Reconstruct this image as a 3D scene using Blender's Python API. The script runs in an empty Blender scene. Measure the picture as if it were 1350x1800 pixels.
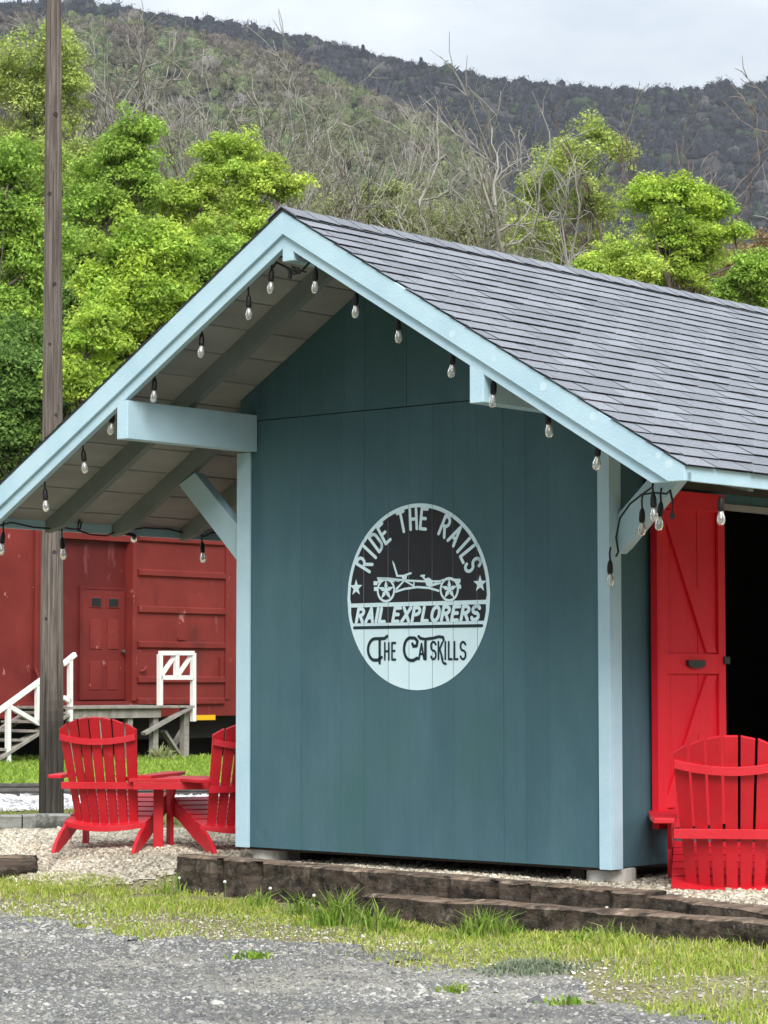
import bpy, math, random
import numpy as np
from mathutils import Vector, noise as mnoise
R_ = math.radians
rng = np.random.default_rng(7)
random.seed(7)
sc = bpy.context.scene
COL = sc.collection

# ------------------------------------------------------------------ camera, sky, sun, exposure
FPX, PITCH, CH = 4350.24, R_(3.9332), 1.0793           # focal length in photo pixels (1350 wide), pitch, eye height
CX, CY, YAW = -0.9512, 16.4318, R_(40.9124)            # shed corner and its turn
cam = bpy.data.cameras.new('camera')
cam.sensor_fit = 'HORIZONTAL'; cam.sensor_width = 36.0
cam.lens = FPX / 1350 * 36.0
cam.clip_start = 0.5; cam.clip_end = 12000
camo = bpy.data.objects.new('camera', cam); COL.objects.link(camo)
camo.location = (0, 0, CH); camo.rotation_euler = (math.pi / 2 + PITCH, 0, 0)
sc.camera = camo

SUN_EL, SUN_AZ = 40, 8          # azimuth measured from behind the camera: negative = to the left
wd = bpy.data.worlds.new('World'); sc.world = wd; wd.use_nodes = True
nt = wd.node_tree; nt.nodes.clear()
wo = nt.nodes.new('ShaderNodeOutputWorld'); bg = nt.nodes.new('ShaderNodeBackground')
sky = nt.nodes.new('ShaderNodeTexSky'); sky.sky_type = 'NISHITA'; sky.sun_disc = False
sdir = Vector((math.sin(R_(SUN_AZ)) * math.cos(R_(SUN_EL)), -math.cos(R_(SUN_AZ)) * math.cos(R_(SUN_EL)), math.sin(R_(SUN_EL))))
sky.sun_elevation = R_(SUN_EL); sky.sun_rotation = math.atan2(sdir.x, sdir.y)
tc = nt.nodes.new('ShaderNodeTexCoord')
mp = nt.nodes.new('ShaderNodeMapping'); mp.inputs['Scale'].default_value = (6, 6, 14)
n1 = nt.nodes.new('ShaderNodeTexNoise'); n1.inputs['Scale'].default_value = 1.3; n1.inputs['Detail'].default_value = 5; n1.inputs['Roughness'].default_value = .55
cr = nt.nodes.new('ShaderNodeValToRGB')
cr.color_ramp.elements[0].position = .32; cr.color_ramp.elements[0].color = (6.0, 6.7, 7.5, 1)
cr.color_ramp.elements[1].position = .68; cr.color_ramp.elements[1].color = (8.9, 9.3, 9.6, 1)
mx = nt.nodes.new('ShaderNodeMix'); mx.data_type = 'RGBA'; mx.inputs['Factor'].default_value = .93
nt.links.new(tc.outputs['Generated'], mp.inputs['Vector']); nt.links.new(mp.outputs[0], n1.inputs['Vector'])
nt.links.new(n1.outputs['Fac'], cr.inputs['Fac']); nt.links.new(sky.outputs[0], mx.inputs[6]); nt.links.new(cr.outputs[0], mx.inputs[7])
sx = nt.nodes.new('ShaderNodeSeparateXYZ'); nt.links.new(tc.outputs['Generated'], sx.inputs[0])
mr = nt.nodes.new('ShaderNodeFloatCurve')      # overcast valley sky: brightest overhead, dim close to the wooded horizon
cu = mr.mapping.curves[0]; cu.points[0].location = (0, .09); cu.points[1].location = (1, 1.0)
for p_ in ((.12, .11), (.225, .47), (.45, .62)): cu.points.new(*p_)
for p_ in cu.points: p_.handle_type = 'VECTOR'
mr.mapping.update(); nt.links.new(sx.outputs['Z'], mr.inputs['Value'])
m3 = nt.nodes.new('ShaderNodeMath'); m3.operation = 'MULTIPLY'; m3.inputs[1].default_value = 3.1; nt.links.new(mr.outputs[0], m3.inputs[0]); mr = m3
mm = nt.nodes.new('ShaderNodeVectorMath'); mm.operation = 'SCALE'; nt.links.new(mx.outputs[2], mm.inputs[0]); nt.links.new(mr.outputs[0], mm.inputs['Scale'])
nt.links.new(mm.outputs[0], bg.inputs['Color']); bg.inputs['Strength'].default_value = .058
nt.links.new(bg.outputs[0], wo.inputs[0])
sl = bpy.data.lights.new('sun', 'SUN'); sl.energy = 2.7; sl.angle = R_(30); sl.color = (1, .97, .92)
so = bpy.data.objects.new('sun', sl); COL.objects.link(so)
so.rotation_euler = (-sdir).to_track_quat('-Z', 'Y').to_euler()
sc.view_settings.view_transform = 'Standard'; sc.view_settings.look = 'None'
sc.view_settings.exposure = .5; sc.view_settings.gamma = 1.0
HAZE = .000055
sc.cycles.max_bounces = 8; sc.cycles.volume_bounces = 0; sc.cycles.transparent_max_bounces = 8
sc.cycles.use_denoising = True

# ------------------------------------------------------------------ geometry of the view (to lay things out from measured points)
def ray(px, py):
    x = (px - 675) / FPX; y = -(py - 900) / FPX
    return np.array([x, math.cos(PITCH) - y * math.sin(PITCH), math.sin(PITCH) + y * math.cos(PITCH)])
C0 = np.array([0, 0, CH])
CA, SA = math.cos(YAW), math.sin(YAW)
def loc(w): dx = w[0] - CX; dy = w[1] - CY; return np.array([dx * CA - dy * SA, dx * SA + dy * CA, w[2]])
def wld(l): return np.array([CX + l[0] * CA + l[1] * SA, CY - l[0] * SA + l[1] * CA, l[2]])
CL = loc(C0)
def lray(px, py): d = ray(px, py); return np.array([d[0] * CA - d[1] * SA, d[0] * SA + d[1] * CA, d[2]])
def on_z(px, py, z): d = ray(px, py); return C0 + d * (z - CH) / d[2]
def on_y(px, py, Y): d = ray(px, py); return C0 + d * Y / d[1]
def on_v(px, py, v): d = lray(px, py); return CL + d * (v - CL[1]) / d[1]
def on_u(px, py, u): d = lray(px, py); return CL + d * (u - CL[0]) / d[0]

# ------------------------------------------------------------------ helpers: objects
def tag(o, label=None, cat=None, group=None, kind=None):
    if label: o['label'] = label
    if cat: o['category'] = cat
    if group: o['group'] = group
    if kind: o['kind'] = kind
    return o
def empty(name, loc_=(0, 0, 0), rz=0, **kw):
    o = bpy.data.objects.new(name, None); COL.objects.link(o); o.empty_display_size = .2
    o.location = loc_; o.rotation_euler = (0, 0, rz)
    return tag(o, **kw)
def np_mesh(name, V, faces, mat, parent=None, tint=None, smooth=False):
    """faces: list of (m,k) int arrays; tint: (sum m, 3)"""
    me = bpy.data.meshes.new(name)
    V = np.asarray(V, np.float32)
    faces = [np.asarray(f, np.int32) for f in faces if len(f)]
    me.vertices.add(len(V)); me.vertices.foreach_set('co', V.ravel())
    tot = np.concatenate([np.full(len(f), f.shape[1], np.int32) for f in faces])
    idx = np.concatenate([f.ravel() for f in faces])
    me.loops.add(len(idx)); me.loops.foreach_set('vertex_index', idx)
    st = np.concatenate([[0], np.cumsum(tot)[:-1]]).astype(np.int32)
    me.polygons.add(len(tot)); me.polygons.foreach_set('loop_start', st); me.polygons.foreach_set('loop_total', tot)
    if smooth: me.polygons.foreach_set('use_smooth', np.ones(len(tot), bool))
    me.update(calc_edges=True)
    if tint is not None:
        at = me.attributes.new('tint', 'FLOAT_COLOR', 'FACE')
        c = np.ones((len(tot), 4), np.float32); c[:, :3] = tint
        at.data.foreach_set('color', c.ravel())
    me.validate()
    if mat: me.materials.append(mat)
    o = bpy.data.objects.new(name, me); COL.objects.link(o)
    if parent: o.parent = parent
    return o
class MB:
    def __init__(s): s.v = []; s.f = []; s.t = []
    def add(s, vs, fs, tint=(1, 1, 1)):
        b = len(s.v); s.v.extend([tuple(map(float, p)) for p in vs])
        for f in fs: s.f.append([i + b for i in f]); s.t.append(tint)
    def box(s, a, b, tint=(1, 1, 1)):
        x0, y0, z0 = a; x1, y1, z1 = b
        s.add([(x0, y0, z0), (x1, y0, z0), (x1, y1, z0), (x0, y1, z0), (x0, y0, z1), (x1, y0, z1), (x1, y1, z1), (x0, y1, z1)],
              [(3, 2, 1, 0), (4, 5, 6, 7), (0, 1, 5, 4), (1, 2, 6, 5), (2, 3, 7, 6), (3, 0, 4, 7)], tint)
    def prism(s, poly, a, b, ax, tint=(1, 1, 1)):
        """poly in the two remaining axes (in order), extruded on axis ax from a to b"""
        n = len(poly)
        def P(p, w):
            q = list(p); q.insert(ax, w); return q
        s.add([P(p, a) for p in poly] + [P(p, b) for p in poly],
              [tuple(range(n))[::-1], tuple(range(n, 2 * n))] + [(i, (i + 1) % n, n + (i + 1) % n, n + i) for i in range(n)], tint)
    def beam(s, p, q, w, h, up=(0, 0, 1), tint=(1, 1, 1)):
        p = Vector(p); q = Vector(q); d = (q - p).normalized(); sd = d.cross(Vector(up))
        if sd.length < 1e-4: sd = d.cross(Vector((1, 0, 0)))
        sd.normalize(); u = sd.cross(d).normalized()
        vs = []
        for e in (p, q):
            for a, b in ((-1, -1), (1, -1), (1, 1), (-1, 1)): vs.append(e + sd * a * w / 2 + u * b * h / 2)
        s.add(vs, [(3, 2, 1, 0), (4, 5, 6, 7), (0, 1, 5, 4), (1, 2, 6, 5), (2, 3, 7, 6), (3, 0, 4, 7)], tint)
    def tube(s, pts, rad, n=8, tint=(1, 1, 1), cap=True):
        V, F, caps = tube_np(pts, rad, n)
        s.add(V, [tuple(f) for f in F] + ([tuple(c) for c in caps] if cap else []), tint)
    def lathe(s, c, prof, n=12, tint=(1, 1, 1)):
        vs = []; fs = []
        for r, z in prof:
            for k in range(n):
                a = 2 * math.pi * k / n; vs.append((c[0] + r * math.cos(a), c[1] + r * math.sin(a), c[2] + z))
        for i in range(len(prof) - 1):
            for k in range(n): fs.append((i * n + k, i * n + (k + 1) % n, (i + 1) * n + (k + 1) % n, (i + 1) * n + k))
        fs.append(tuple(range(n))[::-1]); fs.append(tuple(range((len(prof) - 1) * n, len(prof) * n)))
        s.add(vs, fs, tint)
    def build(s, name, mat, parent=None, smooth=False, bevel=0):
        me = bpy.data.meshes.new(name); me.from_pydata(s.v, [], s.f); me.update()
        at = me.attributes.new('tint', 'FLOAT_COLOR', 'FACE')
        c = np.ones((len(s.f), 4), np.float32); c[:, :3] = np.array(s.t)
        at.data.foreach_set('color', c.ravel())
        if smooth: me.polygons.foreach_set('use_smooth', np.ones(len(s.f), bool))
        if mat: me.materials.append(mat)
        o = bpy.data.objects.new(name, me); COL.objects.link(o)
        if parent: o.parent = parent
        if bevel:
            m = o.modifiers.new('bevel', 'BEVEL'); m.width = bevel; m.segments = 2; m.limit_method = 'ANGLE'
        return o
def tube_np(pts, rad, n=6):
    P = np.asarray(pts, float); rad = np.broadcast_to(np.asarray(rad, float), (len(P),))
    T = np.gradient(P, axis=0); T /= np.linalg.norm(T, axis=1, keepdims=True) + 1e-9
    up = np.array([0, 0, 1.0]) if abs(T[0, 2]) < .9 else np.array([1.0, 0, 0])
    A = np.cross(T, up); A /= np.linalg.norm(A, axis=1, keepdims=True) + 1e-9
    B = np.cross(T, A)
    an = np.arange(n) * 2 * math.pi / n
    V = (P[:, None] + rad[:, None, None] * (A[:, None] * np.cos(an)[None, :, None] + B[:, None] * np.sin(an)[None, :, None])).reshape(-1, 3)
    F = []
    for i in range(len(P) - 1):
        for k in range(n): F.append((i * n + k, i * n + (k + 1) % n, (i + 1) * n + (k + 1) % n, (i + 1) * n + k))
    return V, np.array(F), [tuple(range(n)), tuple(range((len(P) - 1) * n, len(P) * n))]

# ------------------------------------------------------------------ helpers: materials
def mat(name, c1, c2=None, scale=5, stretch=(1, 1, 1), rough=.7, bump=0, bscale=60, bstretch=None, detail=6, ramp=(.35, .65),
        tint=False, spec=.3, spots=None, grain=None, metal=0):
    m = bpy.data.materials.new(name); m.use_nodes = True; t = m.node_tree; N = t.nodes; L = t.links
    b = N['Principled BSDF']; b.inputs['Roughness'].default_value = rough; b.inputs['Specular IOR Level'].default_value = spec
    b.inputs['Metallic'].default_value = metal
    tcn = N.new('ShaderNodeTexCoord')
    def noise(sc_, st, dt=detail, ro=.6):
        mpn = N.new('ShaderNodeMapping'); mpn.inputs['Scale'].default_value = st
        nn = N.new('ShaderNodeTexNoise'); nn.inputs['Scale'].default_value = sc_; nn.inputs['Detail'].default_value = dt; nn.inputs['Roughness'].default_value = ro
        L.new(tcn.outputs['Object'], mpn.inputs[0]); L.new(mpn.outputs[0], nn.inputs['Vector']); return nn.outputs['Fac']
    def mixc(fac, a, c, mode='MIX'):
        x = N.new('ShaderNodeMix'); x.data_type = 'RGBA'; x.blend_type = mode
        if isinstance(fac, (int, float)): x.inputs['Factor'].default_value = fac
        else: L.new(fac, x.inputs['Factor'])
        for sk, v in ((6, a), (7, c)):
            if isinstance(v, tuple): x.inputs[sk].default_value = (*v, 1)
            else: L.new(v, x.inputs[sk])
        return x.outputs[2]
    def rampn(f, lo, hi):
        r = N.new('ShaderNodeMapRange'); r.inputs['From Min'].default_value = lo; r.inputs['From Max'].default_value = hi; L.new(f, r.inputs['Value']); return r.outputs[0]
    c2 = c2 or c1
    col = mixc(rampn(noise(scale, stretch), *ramp), tuple(c1), tuple(c2))
    if grain:      # (scale, stretch, colour, amount)
        g = rampn(noise(grain[0], grain[1], 4), .5, .75)
        mu = N.new('ShaderNodeMath'); mu.operation = 'MULTIPLY'; L.new(g, mu.inputs[0]); mu.inputs[1].default_value = grain[3]
        col = mixc(mu.outputs[0], col, tuple(grain[2]))
    for sp in (spots or []):      # (scale, stretch, lo, hi, colour)
        col = mixc(rampn(noise(sp[0], sp[1], 5, .65), sp[2], sp[3]), col, tuple(sp[4]))
    if tint:
        a = N.new('ShaderNodeAttribute'); a.attribute_name = 'tint'
        col = mixc(1.0, col, a.outputs['Color'], 'MULTIPLY')
    L.new(col, b.inputs['Base Color'])
    if bump:
        bn = N.new('ShaderNodeBump'); bn.inputs['Strength'].default_value = min(1, bump); bn.inputs['Distance'].default_value = .01 * max(1, bump)
        L.new(noise(bscale, bstretch or stretch, 4), bn.inputs['Height']); L.new(bn.outputs[0], b.inputs['Normal'])
    return m
def leaf_mat(name, trans=.35, rough=.6):
    m = bpy.data.materials.new(name); m.use_nodes = True; t = m.node_tree; N = t.nodes; L = t.links
    b = N['Principled BSDF']; b.inputs['Roughness'].default_value = rough; b.inputs['Specular IOR Level'].default_value = .25
    a = N.new('ShaderNodeAttribute'); a.attribute_name = 'tint'
    L.new(a.outputs['Color'], b.inputs['Base Color'])
    if trans:
        tr = N.new('ShaderNodeBsdfTranslucent'); L.new(a.outputs['Color'], tr.inputs['Color'])
        ms = N.new('ShaderNodeMixShader'); ms.inputs[0].default_value = trans
        L.new(b.outputs[0], ms.inputs[1]); L.new(tr.outputs[0], ms.inputs[2]); L.new(ms.outputs[0], N['Material Output'].inputs[0])
    return m
M = {}
V1 = (1, 1, 1)
M['teal'] = mat('teal_paint', (.052, .116, .144), (.074, .150, .182), 2.2, (1, 1, .35), .62, .35, 90, (1, 1, .06), tint=True, spec=.25,
                spots=[(1.6, (1, 1, .5), .5, .72, (.056, .132, .140)), (9, (1, 1, .5), .66, .8, (.085, .155, .17)), (7, (1, 1, .4), .70, .78, (.036, .080, .092)), (26, (1, 1, .25), .74, .80, (.13, .20, .21)), (5, (2, 2, .6), .70, .76, (.15, .19, .18))], grain=(24, (1, 1, .05), (.045, .10, .12), .3))
M['trim'] = mat('pale_blue_paint', (.40, .58, .68), (.47, .645, .735), 3, (1, 1, 1), .55, .25, 70, spec=.3,
                spots=[(16, V1, .72, .78, (.62, .72, .74)), (40, V1, .74, .80, (.24, .33, .36))])
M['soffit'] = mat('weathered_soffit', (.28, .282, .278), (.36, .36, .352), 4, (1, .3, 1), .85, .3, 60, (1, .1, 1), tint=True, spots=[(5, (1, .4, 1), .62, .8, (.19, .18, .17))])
M['filler'] = mat('filler_paint', (.50, .66, .74), (.56, .70, .77), 30)
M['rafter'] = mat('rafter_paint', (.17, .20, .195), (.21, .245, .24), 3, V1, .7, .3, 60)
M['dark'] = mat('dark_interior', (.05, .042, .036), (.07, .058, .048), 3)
M['shingle'] = mat('asphalt_shingle', (.205, .220, .250), (.28, .297, .332), 60, V1, .95, .6, 220, tint=True, spec=.15, spots=[(260, V1, .58, .72, (.42, .43, .45)), (2, V1, .6, .8, (.20, .208, .222))])
M['door'] = mat('red_door_paint', (.64, .008, .022), (.72, .013, .030), 3, (1, 1, .3), .55, .3, 60, (1, 1, .08), spec=.35)
M['chair'] = mat('red_plastic_lumber', (.50, .009, .019), (.62, .018, .032), 3, V1, .5, .25, 90, spec=.4, tint=True, spots=[(5, V1, .62, .78, (.74, .06, .075)), (30, V1, .70, .76, (.42, .012, .016))])
M['black'] = mat('black_rubber', (.012, .012, .013), rough=.5)
M['iron'] = mat('black_iron', (.02, .02, .022), rough=.45, spec=.5)
M['concrete'] = mat('footing_concrete', (.50, .48, .44), (.60, .58, .54), 6, V1, .9, .4, 50)
M['tie'] = mat('creosote_tie', (.022, .017, .013), (.095, .070, .052), 5, (.5, 2, 2), .9, .9, 40, (.15, 1.5, 1.5), tint=True,
               grain=(14, (.12, 2, 2), (.15, .125, .10), .7), spots=[(6, V1, .6, .72, (.20, .165, .13)), (9, V1, .52, .66, (.013, .011, .009)), (40, V1, .6, .7, (.14, .115, .09))])
M['kerb'] = mat('kerb_stone', (.24, .24, .22), (.33, .33, .30), 5, V1, .9, .6, 40, spots=[(5, V1, .52, .62, (.09, .09, .082)), (30, V1, .6, .7, (.16, .16, .15))])
M['pole'] = mat('weathered_pole', (.10, .082, .070), (.235, .205, .18), 15, (3, 3, .09), .9, 1.4, 40, (3, 3, .12), tint=True, grain=(34, (3.2, 3.2, .045), (.026, .021, .018), .95),
                spots=[(3.0, (1, 1, .4), .62, .75, (.33, .29, .26))])
M['boxcar'] = mat('boxcar_red', (.15, .016, .013), (.205, .027, .021), 1.0, V1, .6, .3, 6, spec=.3, tint=True,
                  spots=[(1.1, (1, 1, .6), .56, .72, (.10, .016, .014)), (1.6, (1, 1.6, .45), .62, .66, (.24, .06, .058)), (3.1, (1, 1, .6), .66, .69, (.42, .17, .16)), (9, V1, .66, .74, (.14, .022, .02)), (14, (1, 1, .4), .70, .74, (.46, .26, .26))])
M['boxdark'] = mat('underframe_black', (.012, .011, .011), (.02, .018, .017), 2)
M['rust'] = mat('rusty_steel', (.06, .045, .038), (.10, .075, .06), 8, V1, .6, spec=.4)
M['rail'] = mat('rail_steel', (.055, .05, .045), (.12, .11, .10), 8, V1, .5, spec=.5)
M['white'] = mat('white_paint', (.74, .74, .71), (.82, .82, .80), 6, V1, .5)
M['greywood'] = mat('grey_timber', (.21, .19, .165), (.36, .335, .30), 6, (1, 1, .3), .9, .5, 30, tint=True, grain=(20, (1, .3, 1), (.12, .105, .09), .6))
M['yellow'] = mat('yellow_paint', (.72, .42, .01), rough=.5)
M['glassdark'] = mat('dark_glass', (.012, .013, .014), rough=.25, spec=.6)
M['bark'] = mat('bark', (.085, .068, .055), (.15, .125, .105), 4, (1, 1, .3), .95, tint=True)
M['leaf'] = leaf_mat('leaf', .38)
M['far'] = leaf_mat('far_forest', .0, .9)
def _twigs(m):
    N = m.node_tree.nodes; L = m.node_tree.links; a = [n for n in N if n.type == 'ATTRIBUTE'][0]; b = N['Principled BSDF']; b.inputs['Specular IOR Level'].default_value = 0
    tcn = N.new('ShaderNodeTexCoord'); mpn = N.new('ShaderNodeMapping'); mpn.inputs['Scale'].default_value = (1.3, .5, .75); nn = N.new('ShaderNodeTexNoise'); nn.inputs['Scale'].default_value = 1; nn.inputs['Detail'].default_value = 6; nn.inputs['Roughness'].default_value = .75
    L.new(tcn.outputs['Object'], mpn.inputs[0]); L.new(mpn.outputs[0], nn.inputs['Vector'])
    mr_ = N.new('ShaderNodeMapRange'); mr_.inputs['From Min'].default_value = .35; mr_.inputs['From Max'].default_value = .65; mr_.inputs['To Min'].default_value = .35; mr_.inputs['To Max'].default_value = 1.35; L.new(nn.outputs['Fac'], mr_.inputs[0])
    v_ = N.new('ShaderNodeVectorMath'); v_.operation = 'SCALE'; L.new(a.outputs['Color'], v_.inputs[0]); L.new(mr_.outputs[0], v_.inputs['Scale']); L.new(v_.outputs[0], b.inputs['Base Color'])
    bp_ = N.new('ShaderNodeBump'); bp_.inputs['Strength'].default_value = .5; bp_.inputs['Distance'].default_value = 1.2; L.new(nn.outputs['Fac'], bp_.inputs['Height']); L.new(bp_.outputs[0], b.inputs['Normal'])
_twigs(M['far'])
M['grass'] = leaf_mat('grass_blade', .3)
M['stone'] = mat('stone_chips', (.9, .9, .9), (1, 1, 1), 20, rough=.9, tint=True, spec=.2)
M['hill'] = mat('forest_floor', (.05, .048, .05), (.065, .06, .055), .02, rough=1, spec=0)
M['soil'] = mat('turf_soil', (.21, .185, .12), (.27, .26, .13), 2.2, V1, 1, .9, 60, spec=0, spots=[(1.1, V1, .55, .7, (.19, .22, .08)), (30, V1, .54, .62, (.14, .12, .07)), (60, V1, .62, .68, (.40, .37, .29))])
M['yard'] = mat('pale_gravel', (.42, .38, .32), (.54, .50, .43), 45, V1, .95, 1, 55, spec=.1, spots=[(70, V1, .62, .7, (.22, .19, .15))])
M['lot'] = mat('lot_gravel', (.12, .12, .117), (.18, .178, .168), 3, V1, .95, 1, 80, spec=.15, spots=[(90, V1, .6, .68, (.26, .255, .24)), (.8, (1, 2.2, 1), .5, .62, (.32, .30, .25))])
M['ballast'] = mat('ballast', (.52, .52, .53), (.68, .68, .68), 20, V1, .95, 1, 25, spec=.1, spots=[(24, V1, .56, .66, (.2, .2, .2))])
M['signpale'] = mat('sign_pale_paint', (.62, .80, .87), (.66, .83, .89), 8, rough=.6, tint=True)
M['signdark'] = mat('sign_dark_paint', (.018, .019, .024), (.024, .025, .03), 8, rough=.6)
M['signink'] = mat('sign_ink', (.012, .03, .04), rough=.6)
def glass_mat():
    m = bpy.data.materials.new('bulb_glass'); m.use_nodes = True; b = m.node_tree.nodes['Principled BSDF']
    b.inputs['Base Color'].default_value = (.95, .95, .93, 1); b.inputs['Roughness'].default_value = .04
    b.inputs['Transmission Weight'].default_value = .85; b.inputs['IOR'].default_value = 1.35
    return m
M['bulb'] = glass_mat()
M['filament'] = mat('bulb_core', (.75, .72, .66), rough=.3)

# ------------------------------------------------------------------ ground
TL = np.array([-1.376, 16.52]); TD = np.array([.677, -.736]); TN = np.array([.736, .677])   # front timber line
def sm(a, b, x): t = np.clip((x - a) / (b - a), 0, 1); return t * t * (3 - 2 * t)
def vnoise(x, y, s, seed=0):
    """cheap smooth value noise in numpy"""
    x = np.asarray(x) * s + seed * 17.3; y = np.asarray(y) * s + seed * 5.7
    xi = np.floor(x).astype(np.int64); yi = np.floor(y).astype(np.int64); fx = x - xi; fy = y - yi
    fx = fx * fx * (3 - 2 * fx); fy = fy * fy * (3 - 2 * fy)
    def h(a, b):
        n = (a * 374761393 + b * 668265263 + seed * 1442695041) & 0x7fffffff
        n = ((n ^ (n >> 13)) * 1274126177) & 0x7fffffff
        return ((n ^ (n >> 16)) & 0xffff) / 65535.0
    return (h(xi, yi) * (1 - fx) + h(xi + 1, yi) * fx) * (1 - fy) + (h(xi, yi + 1) * (1 - fx) + h(xi + 1, yi + 1) * fx) * fy
def sline(x, y):
    dx = np.asarray(x) - TL[0]; dy = np.asarray(y) - TL[1]
    return dx * TN[0] + dy * TN[1], dx * TD[0] + dy * TD[1]
def gh(x, y):
    x = np.asarray(x, float); y = np.asarray(y, float)
    s, al = sline(x, y)
    front = -.30 - .014 * np.clip(al, -3, 5) + .11 * sm(2.9, 4.7, al) * sm(-1.6, -.2, s) - .02 * sm(0, 4, -s)
    plat = -.105 - .00 * x
    k = sm(-.25, .15, al); lo = -.62 * (1 - k) + .02 * k; hi = .25 * (1 - k) + .10 * k
    t = sm(0, 1, (s - lo) / (hi - lo))
    z = front * (1 - t) + plat * t
    z = z + (-.30 - z) * sm(20.6, 26, y)
    z = z + (-.37 - z) * sm(32, 40, y)
    z = z + 2.0 * sm(60, 160, y) + .02 * np.clip(y - 160, 0, None)
    near = 1 - sm(20, 40, y)
    z = z + near * .018 * (vnoise(x, y, 1.7, 3) - .5) + near * .01 * (vnoise(x, y, 6, 4) - .5)
    return z
def sheet(name, xs, ys, mask, dz, mat_, **kw):
    Xg, Yg = np.meshgrid(xs, ys); Z = gh(Xg, Yg) + dz
    V = np.stack([Xg, Yg, Z], -1).reshape(-1, 3)
    n = len(xs); i, j = np.meshgrid(np.arange(n - 1), np.arange(len(ys) - 1)); a = (j * n + i)
    F = np.stack([a, a + 1, a + n + 1, a + n], -1).reshape(-1, 4)
    if mask is not None:
        c = V[F].mean(1); F = F[mask(c[:, 0], c[:, 1])]
        used = np.unique(F); mp_ = -np.ones(len(V), int); mp_[used] = np.arange(len(used)); V = V[used]; F = mp_[F]
    o = np_mesh(name, V, [F], mat_, smooth=True)
    return tag(o, **kw)
def vary(lo, hi, fine0, fine1, step):
    a = np.arange(fine0, fine1, step)
    l = fine0 - np.cumsum(step * 1.25 ** np.arange(1, 60)); l = l[l > lo][::-1]
    r = fine1 + np.cumsum(step * 1.25 ** np.arange(1, 60)); r = r[r < hi]
    return np.concatenate([[lo], l, a, r, [hi]])
sheet('ground', vary(-4000, 4000, -4.5, 4.5, .06), vary(-60, 5000, 9, 22, .06), None, 0, M['soil'], kind='structure')
lot_px = np.array([(-200, 1605), (0, 1622), (130, 1640), (250, 1656), (450, 1660), (600, 1672), (720, 1692), (900, 1708), (1000, 1720), (1080, 1752), (1350, 1795), (1600, 1840)], float)
lot_w = np.array([on_z(px, py, -.35)[:2] for px, py in lot_px])
def lot_edge(x): return np.interp(x, lot_w[:, 0], lot_w[:, 1])
def m_yard(x, y, pad=0):
    s, al = sline(x, y)
    n = (vnoise(x, y, 2.2, 9) - .5) * .5 + (vnoise(x, y, 9, 10) - .5) * .25
    k = sm(-.3, .1, al); edge = (-.42 + .5 * n) * (1 - k) + .12 * k
    kerb_y = 19.72 + .3 * (x + 3.06)
    return (s > edge - pad) & (y < np.minimum(kerb_y, 24)) & (y < 24)
def m_lot(x, y):
    n = (vnoise(x, y, 1.6, 21) - .5) * 1.1 + (vnoise(x, y, 6, 22) - .5) * .5
    return (y < lot_edge(x) + n * .8)
sheet('gravel_yard', np.arange(-4.6, 4.6, .03), np.arange(11.5, 21, .03), m_yard, .010, M['yard'], kind='structure')
sheet('gravel_lot', np.arange(-4.5, 4.5, .05), np.arange(7, 17.6, .05), m_lot, .010, M['lot'], kind='structure')
def m_bal(x, y):
    t = y - .1 * (x + 3); n = (vnoise(x, y, 1.5, 31) - .5) * .5
    return (t > 26.6 + n) & (t < 32.2 + n)
sheet('track_ballast', np.arange(-9, 7, .15), np.arange(25, 34, .15), m_bal, .02, M['ballast'], kind='structure')

# ------------------------------------------------------------------ hills (far away, big) and their forest
def hill(name, px, prof, D0, D1, zfoot, mat_):
    """skyline px polyline -> slope rising from distance D0 (foot) to D1 (crest)"""
    prof = np.array(prof, float)
    def crest(x):
        y = np.interp(x, prof[:, 0], prof[:, 1]); return np.array([on_y(a, b, D1)[2] for a, b in zip(np.atleast_1d(x), np.atleast_1d(y))])
    def surf(x, t):
        """photo column x, t 0 foot .. 1 crest .. >1 behind"""
        D = D0 + (D1 - D0) * t
        zc = np.interp(x, gx, gz)
        prof_t = np.where(t <= 1, t ** 1.15, 1 - .25 * (t - 1))
        z = zfoot + (zc - zfoot) * prof_t
        wx = (x - 675) / FPX * D
        z = z + (D / 60) * (vnoise(wx, D, 6.0 / D1, 41) - .5) * np.sin(np.clip(t, 0, 1) * math.pi) * 1.2
        return wx, D, z
    gx = np.linspace(px[0], px[1], 300); gz = crest(gx)
    T = np.concatenate([np.linspace(0, 1, 60), np.linspace(1.03, 1.5, 8)])
    Xg, Tg = np.meshgrid(gx, T); wx, D, z = surf(Xg, Tg)
    V = np.stack([wx, D, z], -1).reshape(-1, 3); n = len(gx)
    i, j = np.meshgrid(np.arange(n - 1), np.arange(len(T) - 1)); a = j * n + i
    o = np_mesh(name, V, [np.stack([a, a + 1, a + n + 1, a + n], -1).reshape(-1, 4)], mat_, smooth=True)
    tag(o, kind='structure')
    return surf
def ico():
    import bmesh
    b = bmesh.new(); bmesh.ops.create_icosphere(b, subdivisions=2, radius=1); b.verts.index_update()
    V = np.array([v.co[:] for v in b.verts]); F = np.array([[v.index for v in f.verts] for f in b.faces]); b.free()
    F = F[(V[F].mean(1)[:, 2] > -.35)]; used = np.unique(F); m = -np.ones(len(V), int); m[used] = np.arange(len(used)); return V[used], m[F]
ICO_V, ICO_F = ico()
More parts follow.
